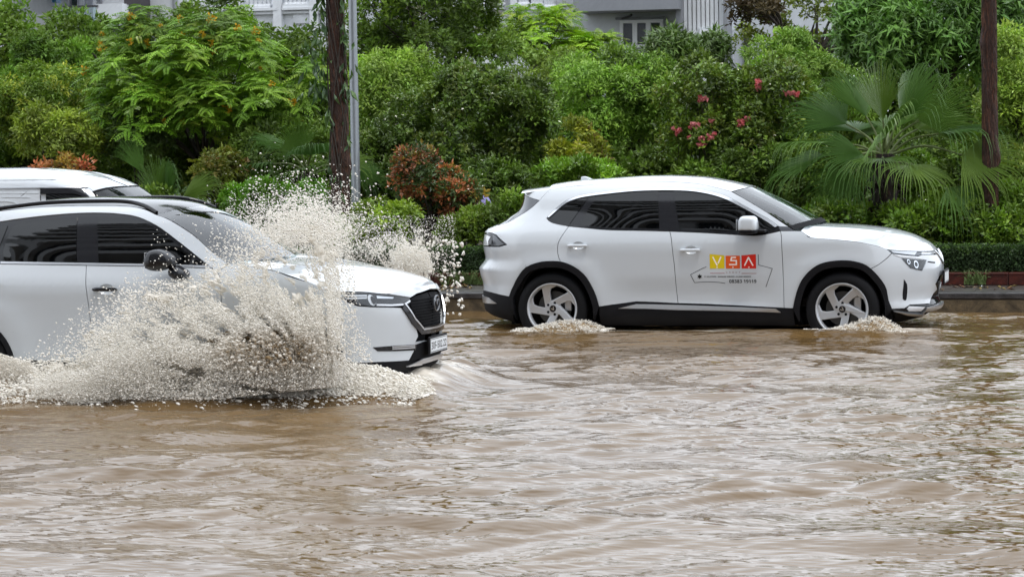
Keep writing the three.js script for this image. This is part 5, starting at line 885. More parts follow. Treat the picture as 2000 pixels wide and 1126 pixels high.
bush('leafy_shrub', 'deep green shrub at the right edge beyond the reddish trunk', 1985, 360, 70, 60, -33.5, { seed: 60, leaf: 'small', lumps: 14, lr: 0.45, color: tone([0.05, 0.09, 0.02], 0.7, [0.2, 0.25, 0.03], 0.2) });
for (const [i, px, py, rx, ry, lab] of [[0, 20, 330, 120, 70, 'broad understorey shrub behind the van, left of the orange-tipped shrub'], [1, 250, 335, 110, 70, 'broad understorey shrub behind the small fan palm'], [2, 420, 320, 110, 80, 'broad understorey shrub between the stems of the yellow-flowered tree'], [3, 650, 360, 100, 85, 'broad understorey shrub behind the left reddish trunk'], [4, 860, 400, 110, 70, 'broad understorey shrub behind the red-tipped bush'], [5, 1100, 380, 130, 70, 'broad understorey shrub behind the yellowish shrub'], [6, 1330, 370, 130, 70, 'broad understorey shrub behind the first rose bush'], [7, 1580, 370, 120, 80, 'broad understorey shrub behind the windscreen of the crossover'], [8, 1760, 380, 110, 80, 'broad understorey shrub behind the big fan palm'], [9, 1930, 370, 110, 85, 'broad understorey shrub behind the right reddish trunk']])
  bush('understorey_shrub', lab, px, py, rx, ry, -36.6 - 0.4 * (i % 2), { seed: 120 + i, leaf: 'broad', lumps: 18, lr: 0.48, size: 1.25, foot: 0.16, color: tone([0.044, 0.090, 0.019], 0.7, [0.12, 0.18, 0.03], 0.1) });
// front shrubs
{ const d = bush('red_tipped_bush', 'rounded bush on a bare dark stem with orange-red shoot tips', 843, 375, 72, 74, -32, { seed: 61, leaf: 'broad', lumps: 20, lr: 0.38, size: 0.8, foot: 0.13, wet: 1, stems: 3, trunk: 0.035, color: (R) => { const k = 0.7 + 0.6 * R(); const n = R(); return n < 0.34 ? lin(0.42 * k, 0.15 * k, 0.05 * k) : n > 0.93 ? lin(0.45 * k, 0.33 * k, 0.05 * k) : lin(0.09 * k, 0.15 * k, 0.03 * k); } }); }
bush('bright_bush', 'low bright green bush right behind the roof of the crossover', 1130, 338, 85, 28, -32.6, { seed: 62, leaf: 'broad', lumps: 12, lr: 0.7, size: 0.8, foot: 0.13, wet: 1, color: tone([0.075, 0.165, 0.018], 0.6, [0.2, 0.32, 0.03], 0.25) });
bush('small_leaved_bush', 'rounded small-leaved bush with fresh green top left of the reddish trunk', 545, 408, 100, 45, -31.5, { seed: 63, leaf: 'small', lumps: 18, lr: 0.55, size: 0.75, foot: 0.12, wet: 1, color: tone([0.055, 0.145, 0.018], 0.6, [0.15, 0.26, 0.03], 0.25) });
bush('bronze_shrub', 'shrub with bronze and yellow leaves next to the small fan palm', 425, 365, 45, 55, -32, { seed: 64, leaf: 'small', lumps: 12, lr: 0.45, color: tone([0.06, 0.085, 0.02], 0.7, [0.24, 0.13, 0.03], 0.25) });
bush('orange_tipped_shrub', 'little orange-tipped shrub peeping over the van roof', 110, 330, 30, 22, -32.5, { seed: 65, leaf: 'small', lumps: 6, lr: 0.6, color: tone([0.12, 0.10, 0.03], 0.6, [0.5, 0.16, 0.06], 0.5) });
bush('orange_tipped_shrub', 'tiny reddish shrub over the van roof beside the small fan palm', 155, 334, 18, 12, -32.5, { seed: 66, leaf: 'small', lumps: 5, lr: 0.7, color: tone([0.14, 0.08, 0.03], 0.6, [0.55, 0.12, 0.06], 0.5) });
bush('flowering_shrub', 'low loose yellow-green shrub at the foot of the street lamp', 735, 455, 90, 38, -31, { seed: 67, leaf: 'small', lumps: 16, lr: 0.6, size: 0.8, foot: 0.13, color: tone([0.09, 0.16, 0.025], 0.6, [0.26, 0.32, 0.04], 0.25), wet: 1 });
bush('glossy_shrub', 'leafy shrub in the gap between the red-tipped bush and the crossover', 925, 455, 45, 32, -31, { seed: 68, leaf: 'broad', lumps: 9, lr: 0.6, size: 0.8, foot: 0.14, wet: 1, color: tone([0.06, 0.11, 0.02], 0.7, [0.2, 0.26, 0.03], 0.2) });
for (const [i, px, py, rx, ry, lab] of [[0, 1770, 455, 50, 40, 'glossy broad-leaved shrub under the palm, just above the bonnet of the crossover'], [1, 1845, 440, 60, 52, 'glossy broad-leaved shrub in front of the little fence with the sign'], [2, 1925, 458, 55, 40, 'glossy broad-leaved shrub at the foot of the right reddish trunk'], [3, 1992, 430, 50, 65, 'glossy broad-leaved shrub at the right end of the hedge'], [4, 1760, 365, 55, 50, 'fresh green glossy shrub behind the trunk of the big fan palm'], [5, 1650, 430, 70, 40, 'low glossy shrub behind the windscreen of the crossover']])
  bush('glossy_shrub', lab, px, py, rx, ry, i === 4 ? -32.2 : -31 - 0.2 * (i % 2), { seed: 70 + i, leaf: 'broad', lumps: 14, lr: 0.5, size: 0.85, foot: 0.14, wet: 1, color: tone([0.055, 0.115, 0.018], 0.7, [0.22, 0.30, 0.03], 0.2) });
for (const [i, px, lab] of [[0, 1010, 'low leafy shrub behind the rear of the crossover'], [1, 1180, 'low leafy shrub hidden behind the rear door of the crossover'], [2, 1400, 'low leafy shrub hidden behind the front door of the crossover'], [3, 300, 'low leafy shrub hidden behind the SUV roof'], [4, 60, 'low leafy shrub hidden behind the van']])
  bush('glossy_shrub', lab, px, 440, 95, 50, -31.2, { seed: 80 + i, leaf: 'broad', lumps: 12, lr: 0.5, size: 0.9, foot: 0.16, color: tone([0.05, 0.10, 0.018], 0.7) });
{ // clipped hedge along the planter
  const h = thing('hedge', 'long low clipped hedge growing behind the red planter edge', 'hedge', V3(-4, 0.4, -30.0)), R = rng(90), ms = [[], []], cs = [[], []];
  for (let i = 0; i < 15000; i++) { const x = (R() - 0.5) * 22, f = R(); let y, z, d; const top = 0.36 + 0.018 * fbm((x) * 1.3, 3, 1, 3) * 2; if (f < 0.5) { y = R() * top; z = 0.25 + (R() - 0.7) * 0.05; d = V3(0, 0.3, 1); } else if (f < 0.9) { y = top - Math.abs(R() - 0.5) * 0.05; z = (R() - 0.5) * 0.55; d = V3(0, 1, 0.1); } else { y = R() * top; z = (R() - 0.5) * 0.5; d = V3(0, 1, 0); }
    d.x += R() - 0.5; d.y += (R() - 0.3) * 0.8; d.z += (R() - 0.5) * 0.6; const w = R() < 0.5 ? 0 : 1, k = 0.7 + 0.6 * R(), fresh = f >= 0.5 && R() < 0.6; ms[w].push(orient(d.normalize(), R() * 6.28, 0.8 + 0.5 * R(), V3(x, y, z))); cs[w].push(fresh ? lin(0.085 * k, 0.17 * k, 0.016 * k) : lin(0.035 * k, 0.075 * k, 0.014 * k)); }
  CL.hedge.forEach((g, i) => instanced('foliage', g, ms[i], cs[i], h, leafMat));
  const st = []; for (let i = 0; i < 150; i++) { const x = (R() - 0.5) * 21.6; st.push(tube([V3(x, -0.02, (R() - 0.5) * 0.3), V3(x + (R() - 0.5) * 0.08, 0.3, (R() - 0.5) * 0.3)], 0.008, 0.004, 4, 2)); } part('stems', merge(st), twig, h);
}
{ // grass tufts hanging over the planter edge
  const R = rng(94), gm = phy({ color: lin(0.10, 0.15, 0.035), roughness: 0.8, transmission: 0.2, thickness: 0, side: THREE.DoubleSide });
  for (const [px, py, n, lab] of [[925, 548, 60, 'tuft of long grass at the planter edge behind the crossover tail'], [1905, 553, 46, 'tuft of yellowing grass drooping over the red planter edge'], [880, 546, 24, 'small sparse grass tuft on the planter edge beyond the SUV nose']]) {
    const p = atZ(px, py, -29.46); p.y = 0.37; const t = thing('grass_tuft', lab, 'grass', p), out = [];
    for (let i = 0; i < n; i++) { const a = R() * 6.28, L = 0.18 + 0.28 * R(), w = 0.006 + 0.004 * R(), dx = Math.cos(a), dz = Math.sin(a) * 0.5 + 0.1, b = V3((R() - 0.5) * 0.25, 0, (R() - 0.5) * 0.05); let prev = b.clone(); for (let k = 1; k <= 5; k++) { const s = k / 5, q = b.clone().add(V3(dx * L * 0.6 * s, L * (s * 1.1 - s * s * 0.75), dz * L * 0.6 * s)); const ww = w * (1 - s * 0.85), pw = w * (1 - (s - 0.2) * 0.85); out.push(prev.x - pw, prev.y, prev.z, prev.x + pw, prev.y, prev.z, q.x + ww, q.y, q.z, prev.x - pw, prev.y, prev.z, q.x + ww, q.y, q.z, q.x - ww, q.y, q.z); prev = q; } }
    const m = part('blades', leafGeo(out), gm, t); m.userData.kind = 'stuff';
  }
}
// ----- fan palms
const palmGreens = [[0.10, 0.21, 0.03], [0.135, 0.25, 0.035], [0.085, 0.185, 0.03], [0.17, 0.27, 0.04]].map(c => phy({ color: lin(...c), roughness: 0.65, transmission: 0.28, thickness: 0, specularIntensity: 0.6, clearcoat: 0.4, clearcoatRoughness: 0.22, side: THREE.DoubleSide }));
const petioleMat = std({ color: lin(0.11, 0.14, 0.04), roughness: 0.6 });
function frond(parent, heart, dir, petLen, R0, face, seed, mi, spread = 1.95) {
  const R = rng(seed), d = dir.clone().normalize(), fr = new THREE.Group(); fr.name = 'frond'; parent.add(fr);
  const sag = 0.12 * petLen, mid = heart.clone().addScaledVector(d, petLen * 0.5).add(V3(0, sag, 0)), end = heart.clone().addScaledVector(d, petLen);
  part('petiole', tube([heart, mid, end], 0.018, 0.011, 6, 8), petioleMat, fr);
  const axis = end.clone().sub(mid).normalize(), nrm = face.clone().addScaledVector(axis, -face.dot(axis)).normalize().applyAxisAngle(axis, (R() - 0.5) * 1.5), side = axis.clone().cross(nrm).normalize();
  const n = 40, pos = [], K = 9;
  for (let i = 0; i < n; i++) {
    const f = (i + 0.5) / n * 2 - 1, a = f * spread, da = spread / n, L = R0 * (0.78 + 0.22 * Math.cos(f * 1.5)) * (0.92 + 0.16 * R()), split = 0.34 + 0.14 * R(), dr = 0.35 + 0.75 * R(), tw = (R() - 0.5) * 0.12;
    const rows = [];
    for (let k = 0; k <= K; k++) {
      const t = k / K, r = L * t, fr_ = t < split ? 0 : (t - split) / (1 - split), half = t < split ? Math.tan(da) * r : Math.tan(da) * L * split * (1 - fr_ * 0.55 - fr_ * fr_ * 0.4);
      const ang = a + tw * fr_, dd = axis.clone().multiplyScalar(Math.cos(ang)).addScaledVector(side, Math.sin(ang)), sd = side.clone().multiplyScalar(Math.cos(ang)).addScaledVector(axis, -Math.sin(ang));
      const c = end.clone().addScaledVector(dd, r).addScaledVector(nrm, 0.10 * R0 * Math.abs(f) * t - 0.12 * R0 * t * t); const bend = Math.max(0, (t - 0.66) / 0.34); c.addScaledVector(dd, -0.16 * L * bend * bend * dr); c.y -= dr * L * bend * bend * 0.42 + 0.02 * L * t * t;
      const sh = fr_ > 0 ? 1 : 1; rows.push([c.clone().addScaledVector(sd, -half * 0.94).addScaledVector(nrm, half * 0.9), c.clone().addScaledVector(nrm, -half * 0.6), c.clone().addScaledVector(sd, half * 0.94).addScaledVector(nrm, half * 0.9)]);
    }
    for (let k = 0; k < K; k++) for (const j of [0, 1]) { const p = rows[k][j], q = rows[k][j + 1], r = rows[k + 1][j], s = rows[k + 1][j + 1]; for (const v of [p, q, r, r, q, s]) pos.push(v.x, v.y, v.z); }
  }
  part('blade', leafGeo(pos), palmGreens[mi % 4], fr);
}
function palm(name, label, px, py, z, H, fronds, seed) {
  const c = atZ(px, py, z), base = V3(c.x, GROUND - 0.03, z), t = thing(name, label, 'palm', base), R = rng(seed), h = c.y - base.y;
  if (H) {
    part('trunk', tube([V3(0.05, -0.02, 0), V3(0.02, h * 0.4, 0), V3(0, h * 0.75, 0), V3(0, h, 0)], H * 1.25, H * 0.75, 12, 10), bark, t);
    const boots = []; for (let i = 0; i < 90; i++) { const y = h * (0.02 + 0.9 * R()), a = R() * 6.28, L = 0.12 + 0.16 * R(), b = V3(Math.cos(a), 0, Math.sin(a)), r = H * (1.2 - 0.45 * y / h); boots.push(tube([b.clone().multiplyScalar(r * 0.85).setY(y), b.clone().multiplyScalar(r + 0.05).setY(y + L * 0.55), b.clone().multiplyScalar(r + 0.08 + 0.07 * R()).setY(y + L * (0.7 - R()))], 0.028, 0.008, 5, 4)); } part('leaf_bases', merge(boots), bark, t);
  }
  fronds.forEach(([az, el, pl, R0, fy, sp], i) => { const a = az * Math.PI / 180, e = el * Math.PI / 180, d = V3(Math.cos(a) * Math.cos(e), Math.sin(e), Math.sin(a) * Math.cos(e)); frond(t, V3((R() - 0.5) * 0.06, h - 0.12 + 0.1 * R(), (R() - 0.5) * 0.06), d, pl, R0, V3(d.x * -0.2, 1, d.z * -0.2 + (fy ?? 0.35)), seed + i * 3, i, sp || 1.4); });
  return t;
}
// az: 0 = along the road to the right, 90 = towards the photographer
palm('fan_palm', 'large fan palm with drooping leaf tips beside the bonnet of the crossover', 1728, 300, -31.2, 0.16, [
  [184, 0, 0.75, 0.98, 0.9, 1.1], [172, 20, 0.62, 0.95, 0.8, 1.2], [188, 42, 0.62, 0.95, 0.9, 1.1], [120, 82, 0.5, 1.0, 1.5, 0.75], [20, 66, 0.55, 1.05, 1.4, 1.0], [352, 44, 0.62, 0.95, 1.0, 1.1], [6, 24, 0.72, 0.95, 0.9, 1.2], [14, 0, 0.95, 0.95, 1.0, 1.2], [22, -20, 0.9, 0.8, 0.8, 1.2], [75, 42, 0.36, 0.8, 1.6, 1.5], [130, 8, 0.42, 0.78, 1.0, 1.4], [50, -6, 0.5, 0.75, 1.1, 1.5], [150, -22, 0.5, 0.72, 0.7, 1.3], [270, 40, 0.5, 0.9, 0.5], [225, 30, 0.6, 0.9, 0.4], [320, 38, 0.6, 0.9, 0.5], [205, 64, 0.55, 0.95, 0.9, 1.0], [90, 12, 0.3, 0.7, 1.1, 1.4]], 300);
palm('small_fan_palm', 'small stemless fan palm with bright green fans beyond the SUV roof', 320, 415, -31.4, 0.1, [[168, 66, 0.6, 0.7, 1.5, 0.5], [110, 80, 0.3, 0.75, 1.6, 0.9], [60, 68, 0.3, 0.72, 1.5, 0.9], [15, 38, 0.38, 0.75, 1.0, 1.0], [30, 14, 0.42, 0.7, 0.8, 1.1], [200, 35, 0.4, 0.6, 0.8], [330, 50, 0.4, 0.6, 0.5], [140, 40, 0.3, 0.6, 1.0]], 400);
palm('small_fan_palm', 'dark fan palm in the shade behind the left reddish trunk', 600, 330, -33, 0.08, [[170, 45, 0.5, 0.6, 0.8], [110, 60, 0.4, 0.6, 1.0], [60, 40, 0.4, 0.6, 0.8], [15, 15, 0.5, 0.62], [150, 15, 0.5, 0.6], [90, 15, 0.3, 0.6, 0.7], [350, 5, 0.55, 0.62]], 430);
// ----- roadside trunks
function roadTrunk(label, pts, z, r0, seed, group) {
  const P = pts.map(([x, y]) => atZ(x, y, z)), base = V3(P[0].x, GROUND - 0.05, z), t = thing('roadside_tree', label, 'tree', base, group);
  const L = [V3(0, 0, 0), ...P.map(p => p.clone().sub(base))], top = L[L.length - 1]; L.push(top.clone().add(V3(-0.05, 1.6, 0)));
  const cv = new THREE.CatmullRomCurve3(L), N = 220, S = 72, len = cv.getLength();
  const g = gridMesh(S, N, (u, v) => { const p = cv.getPointAt(v), a = u * Math.PI * 2, h = p.y; const ca = Math.cos(a), sa = Math.sin(a);
    const ridge = Math.abs(fbm(ca * 5.5 + 3 * fbm(ca, h * 0.9, sa, 2), h * 1.1 + seed, sa * 5.5, 3)), knot = 0.022 * Math.exp(-(((h - 1.75 + 0.3 * ca) / 0.12) ** 2)) * Math.max(0, ca + 0.3) + 0.02 * Math.exp(-(((h - 2.8) / 0.1) ** 2)) * Math.max(0, -ca);
    const r = r0 * (1 + 0.35 * Math.exp(-h / 0.25) - 0.035 * h) + 0.012 - 0.05 * Math.max(0, 0.22 - ridge) * 1.0 + knot + 0.006 * fbm(ca * 12, h * 9, sa * 12, 2); return V3(p.x + ca * r, h, p.z + sa * r); });
  const uv = g.attributes.uv; for (let i = 0; i < uv.count; i++) uv.setXY(i, uv.getX(i) * 1.0, uv.getY(i) * len * 0.8);
  part('trunk', g, barkRed, t);
  return { t, L };
}
const tl = roadTrunk('reddish-barked tree trunk standing beside the street lamp, hung with creeper', [[667, 470], [665, 380], [664, 280], [662, 180], [658, 90], [655, 0]], -30.9, 0.112, 3);
const tr = roadTrunk('bare reddish-barked tree trunk standing right of the big fan palm', [[1936, 450], [1935, 340], [1934, 220], [1933, 110], [1932, 0]], -30.9, 0.09, 9);
for (const [o, c] of [[tl, [0, 5.6]], [tr, [0, 5.8]]]) { const top = o.L[o.L.length - 1]; crown(o.t, V3(top.x, top.y + 1.3, 0), V3(1.3, 0.9, 1.3), { seed: 500, leaf: 'broad', lumps: 12, size: 1.4, color: tone([0.05, 0.1, 0.02], 0.6) }); const bs = []; const R = rng(7); for (let i = 0; i < 6; i++) { const d = randDir(R); d.y = 0.6; bs.push(tube([top.clone().add(V3(0, -0.1, 0)), top.clone().add(V3(d.x * 0.5, 0.5, d.z * 0.5)), top.clone().add(V3(d.x * 1.1, 1.2, d.z * 1.1))], 0.05, 0.015, 6, 6)); } part('branches', merge(bs), barkRed, o.t); }
{ // creeper on the left trunk
  const t = thing('creeper', 'leafy green creeper hanging on the left reddish trunk', 'plant', tl.t.position.clone()), R = rng(601), cols = [[0.07, 0.15, 0.025], [0.10, 0.2, 0.03], [0.05, 0.11, 0.03]].map(c => phy({ color: lin(...c), roughness: 0.6, transmission: 0.25, thickness: 0, clearcoat: 0.9, clearcoatRoughness: 0.2, side: THREE.DoubleSide }));
  const gs = [0, 1, 2].map(i => { const o = []; leafTri(o, V3(0, 0, 0), V3(0, -1, 0.12).normalize(), V3(0, 0.2, 1), 0.13 + 0.02 * i, 0.05 + 0.008 * i, 0.5, -0.2); return leafGeo(o); });
  const st = []; for (let k = 0; k < 7; k++) { const a0 = R() * 6.28, pts = []; for (let i = 0; i <= 8; i++) { const y = 1.2 + i * 0.42, q = atZ(664, 400, -30.9), a = a0 + i * 0.5; const cx = tl.L[1].x + (tl.L[6].x - tl.L[1].x) * (y / 4); pts.push(V3(cx + Math.cos(a) * 0.125, y, Math.abs(Math.sin(a)) * 0.125 - 0.0)); } st.push(tube(pts, 0.009, 0.006, 5, 26)); } part('stems', merge(st), twig, t);
  for (let i = 0; i < 170; i++) { const f = R(); const y = f < 0.8 ? 2.35 + 1.45 * R() : 0.9 + 1.6 * R(), cx = tl.L[1].x + (tl.L[6].x - tl.L[1].x) * (y / 4), a0 = R() * 6.28, a = f < 0.8 ? (R() < 0.65 ? Math.PI : 0) + (R() - 0.5) * 1.3 : a0, rr = f < 0.75 ? 0.11 + 0.42 * R() * R() * smooth(3.9, 2.6, y) + 0.06 * R() : 0.12 + 0.1 * R(), sx = Math.cos(a) * (f < 0.75 && Math.cos(a) < 0 ? 1.2 : 0.75); const m = part('leaf', gs[i % 3], cols[Math.floor(R() * 3)], t); m.position.set(cx + sx * rr, y, Math.abs(Math.sin(a)) * rr * 0.8 + 0.02); m.rotation.set((R() - 0.3) * 0.9, R() * 6.28, (R() - 0.5) * 1.1); m.scale.setScalar(0.75 + 0.6 * R()); }
}
{ // fallen leaves on the pavement
  const R = rng(602), lm = [[0.16, 0.07, 0.025], [0.20, 0.14, 0.03], [0.1, 0.06, 0.03]].map(c => std({ color: lin(...c), roughness: 0.7, side: THREE.DoubleSide })), o = []; leafTri(o, V3(0, 0.01, 0), V3(1, 0.05, 0).normalize(), V3(0, 1, 0), 0.09, 0.045, 0.5, 0.2); const g = leafGeo(o);
  for (let i = 0; i < 46; i++) { const m = new THREE.Mesh(g, lm[i % 3]); m.name = numbered('fallen_leaf'); const X = i < 26 ? atZ(860 + R() * 90, 560, -29).x : atZ(1840 + R() * 160, 560, -29).x; m.position.set(X, 0.368, -28.35 - R() * 1.05); m.rotation.y = R() * 6.28; m.userData = { label: 'brown fallen leaf lying on the wet pavement', category: 'leaf', group: 'fallen leaves on the pavement' }; m.castShadow = m.receiveShadow = true; scene.add(m); }
}
// ---------------------------------------------------------------- street lamp, fence, sign
const galv = std({ color: lin(0.34, 0.36, 0.38), roughness: 0.45, metalness: 0.6, bumpMap: noiseA, bumpScale: 0.001 });
{
  const b = atZ(696, 440, -31.6), t = thing('street_lamp', 'galvanised street lamp post behind the left reddish trunk', 'street lamp', V3(b.x, GROUND - 0.03, -31.6));
  part('post', tube([V3(0, 0, 0), V3(0, 3, 0), V3(0, 7.6, 0)], 0.062, 0.04, 20, 12), galv, t);
  part('base_plate', merge([rbox(0.3, 0.03, 0.3, 0, 0.03, 0, 0.005), new THREE.CylinderGeometry(0.1, 0.12, 0.3, 16).translate(0, 0.17, 0)]), galv, t);
  part('arm', tube([V3(0, 7.5, 0), V3(0, 7.9, 0.3), V3(0, 8.1, 1.2)], 0.035, 0.03, 8, 10), galv, t);
  part('lamp_head', rbox(0.25, 0.1, 0.6, 0, 8.08, 1.4, 0.04), galv, t);
}
{
  const steel = std({ color: lin(0.28, 0.29, 0.30), roughness: 0.4, metalness: 0.5 });
  const a = atZ(440, 418, -32.3), b = atZ(1000, 417, -32.3), top = 1.17, t = thing('railing', 'thin grey steel railing running behind the shrubs', 'railing', V3(a.x, GROUND, -32.3)), L = b.x - a.x, H = a.y - GROUND;
  part('top_rail', box(L, 0.03, 0.04, L / 2, H, 0), steel, t); part('bottom_rail', box(L, 0.03, 0.03, L / 2, 0.12, 0), steel, t);
  for (let i = 0; i <= Math.floor(L / 0.14); i++) part('bar', box(0.014, H - 0.14, 0.014, i * 0.14, 0.06 + H / 2, 0), steel, t);
  for (let i = 0; i <= 3; i++) part('post', box(0.05, H + 0.02, 0.05, L * i / 3, H / 2, -0.03), steel, t);
  const c = atZ(1836, 390, -32.0), d = atZ(1884, 388, -32.0), f = thing('steel_fence', 'short steel fence panel under the palm leaves', 'fence', V3(c.x, GROUND, -32.0)), W = d.x - c.x, h = c.y - GROUND;
  part('top_rail', box(W, 0.045, 0.04, W / 2, h, 0), std({ color: lin(0.5, 0.5, 0.52), roughness: 0.4 }), f);
  for (let i = 0; i < 6; i++) part('bar', box(0.018, h - 0.02, 0.018, 0.03 + i * (W - 0.06) / 5, h / 2, 0), steel, f);
  const s0 = atZ(1848, 392, -31.95), s1 = atZ(1870, 403, -31.95), sg = thing('fence_sign', 'small pale pink sign with red print hung on the short fence', 'sign', V3((s0.x + s1.x) / 2, (s0.y + s1.y) / 2, -31.93));
  const sw = s1.x - s0.x, sh = s0.y - s1.y; part('board', rbox(sw, sh, 0.012, 0, 0, 0, 0.004), std({ color: lin(0.62, 0.50, 0.52), roughness: 0.5 }), sg);
  const tt = canvasTex(256, 128, (x, w, hh) => { x.fillStyle = '#e3cfd3'; x.fillRect(0, 0, w, hh); x.fillStyle = '#b98a92'; for (let i = 0; i < 7; i++) x.fillRect(82 + i * 14, 32, 9, 12); x.fillStyle = '#a8505c'; for (let i = 0; i < 8; i++) x.fillRect(66 + i * 17, 66 - (i === 7 ? 8 : 0), 12, 28); });
  part('print', new THREE.PlaneGeometry(sw * 0.94, sh * 0.9).translate(0, 0, 0.009), std({ map: tt, roughness: 0.5 }), sg);
}
{ // lilac cloth between the stems
  const c = atZ(944, 402, -33.1), t = thing('lilac_cloth', 'lilac and white cloth showing between the dark shrub stems', 'cloth', V3(c.x, GROUND, -33.1)), h = c.y - GROUND;
  const g = gridMesh(30, 16, (u, v) => { const a = u * Math.PI * 2, w = 0.05 + 0.07 * Math.sin(Math.PI * Math.min(1, v * 1.1)) + 0.012 * Math.sin(u * 38) * v; return V3(Math.cos(a) * w, h + 0.14 - v * 0.3, Math.sin(a) * w * 0.6); }); part('cloth', g, std({ color: lin(0.36, 0.33, 0.66), roughness: 0.7, side: THREE.DoubleSide }), t);
  part('stake', tube([V3(0, 0, 0), V3(0.02, h * 0.6, 0), V3(0, h + 0.14, 0)], 0.02, 0.015, 6, 4), twig, t);
}
// ---------------------------------------------------------------- flood water over the road
const waveSet = (() => { // long swell, chop and ripples, mostly running across the road, bent by a slow warp
  const R = rng(2024), w = [];
  const add = (n, l0, l1, steep, spread) => { for (let i = 0; i < n; i++) { const L = l0 * Math.pow(l1 / l0, R()), k = 6.2832 / L, a = (R() - 0.5) * spread + 1.35; w.push([k * Math.cos(a), k * Math.sin(a), R() * 6.28, steep / k / Math.sqrt(n) * (0.6 + 0.8 * R()), L]); } };
  add(10, 1.1, 2.6, 0.040, 1.6); add(16, 0.42, 1.0, 0.095, 1.9); add(26, 0.14, 0.40, 0.10, 2.2); return w;
})();
const cars = [[-7.82, -19.24, 2.3, 0.92, 1], [-4.64, -26.2, 2.38, 0.95, 0.55]];
function waterH(x, z) {
  const wx = x + 0.28 * fbm(x * 0.55, 1.3, z * 0.8, 2) * 2, wz = z + 0.22 * fbm(x * 0.5 + 9, 4.1, z * 0.9, 2) * 2;
  const gust = 0.35 + 1.25 * smooth(-0.3, 0.5, fbm(x * 0.28, 7.7, z * 0.55, 3) * 1.5), calm = smooth(-29.5, -20, z) * 0.55 + 0.45;
  let h = 0; for (const [kx, kz, p, A, L] of waveSet) { const s = Math.sin(kx * wx + kz * wz + p); h += A * (L < 0.45 ? gust : 1) * (s + 0.28 * s * Math.abs(s)); }
  h *= calm;
  for (const [cx, cz, hl, hw, str] of cars) { // bow wave, wave along the flank and wake
    const dx = x - cx, dz = Math.abs(z - cz), front = hl - dx;
    if (front > -0.6 && front < 14) { const arm = 0.25 * Math.max(0, front) + hw + 0.05, d = dz - arm, grow = smooth(-0.6, 0.4, front) * Math.exp(-front / 9); h += str * (str === 1 ? 0 : 0.085) * grow * Math.exp(-((d / 0.22) ** 2)) + str * 0.03 * grow * Math.exp(-((Math.max(0, d - 0.35) / 0.5) ** 2)) * Math.sin(d * 9) * smooth(0, 0.4, d); }
    if (str === 1 && front > -0.5) { const e = dz - hw - 0.04 - 0.05 * Math.max(0, front), gr = smooth(-0.45, 0.25, front) * smooth(7.5, 5, front); h += gr * (e < 0 ? 0.17 : 0.17 * Math.exp(-((e / 0.30) ** 2))) * (0.85 + 0.5 * fbm(x * 2.2, 3, z * 3, 3)); }
    if (dx < -hl * 0.9 && dx > -12) h += str * 0.02 * Math.exp(-((dz / 1.1) ** 2)) * Math.sin(dx * 5 + dz * 6);
  }
  return h;
}
function foamAt(x, z) { // aerated froth trailing off the SUV's flank and the crossover's wheels, broken into lace
  let f = 0; const n = fbm(x * 3.1, 5, z * 5.2, 4) * 1.6, n2 = fbm(x * 9, 8, z * 14, 3) * 1.6;
  { const dx = -5.45 - x, dz = z - (-19.24 + 0.9); if (dx > -0.3) { const w = 0.35 + 0.16 * Math.min(4, Math.max(0, dx)); f = Math.max(f, smooth(w, 0.0, dz) * smooth(-0.3, 0.3, dx) * (dz > -1.8 ? 1 : 0)); } }
  { const dx = -2.1 - x, dz = Math.abs(z - (-26.2 + 1.02)); if (dx > 0) f = Math.max(f, 0.75 * smooth(0.34, 0.05, dz) * smooth(0, 0.3, dx) * smooth(9, 2, dx)); }
  return Math.max(0, Math.min(1, (f * 1.35 + 0.55 * n + 0.35 * n2 - 0.45))) * smooth(0, 0.2, f);
}
const ripple = (() => { // fine wind ripples, tileable over 2.4 m
  const R = rng(88), w = []; for (let i = 0; i < 70; i++) { const kx = Math.round((R() - 0.5) * 34), kz = Math.round(8 + R() * 60) * (R() < 0.8 ? 1 : -1), k = Math.hypot(kx, kz); w.push([kx, kz, R() * 6.28, 1 / Math.pow(k, 1.15)]); }
  const N = 1024, c = new Float32Array(N * N); let mn = 9, mx = -9;
  const cx = w.map(([kx]) => [...Array(N)].map((_, i) => [Math.cos(6.2832 * kx * i / N), Math.sin(6.2832 * kx * i / N)]));
  for (let j = 0; j < N; j++) { const ph = w.map(([, kz, p]) => { const a = 6.2832 * kz * j / N + p; return [Math.cos(a), Math.sin(a)]; }); for (let i = 0; i < N; i++) { let s = 0; for (let q = 0; q < w.length; q++) { const [a, b] = cx[q][i], [d, e] = ph[q]; s += w[q][3] * (b * d + a * e); } s = s + 0.0; c[j * N + i] = s; if (s < mn) mn = s; if (s > mx) mx = s; } }
  const d = new Uint8Array(N * N * 4); for (let i = 0; i < N * N; i++) { const v = (c[i] - mn) / (mx - mn) * 255; d[i * 4] = d[i * 4 + 1] = d[i * 4 + 2] = v; d[i * 4 + 3] = 255; }
  const t = new THREE.DataTexture(d, N, N); t.wrapS = t.wrapT = THREE.RepeatWrapping; t.magFilter = THREE.LinearFilter; t.minFilter = THREE.LinearMipmapLinearFilter; t.generateMipmaps = true; t.needsUpdate = true; return t;
})();
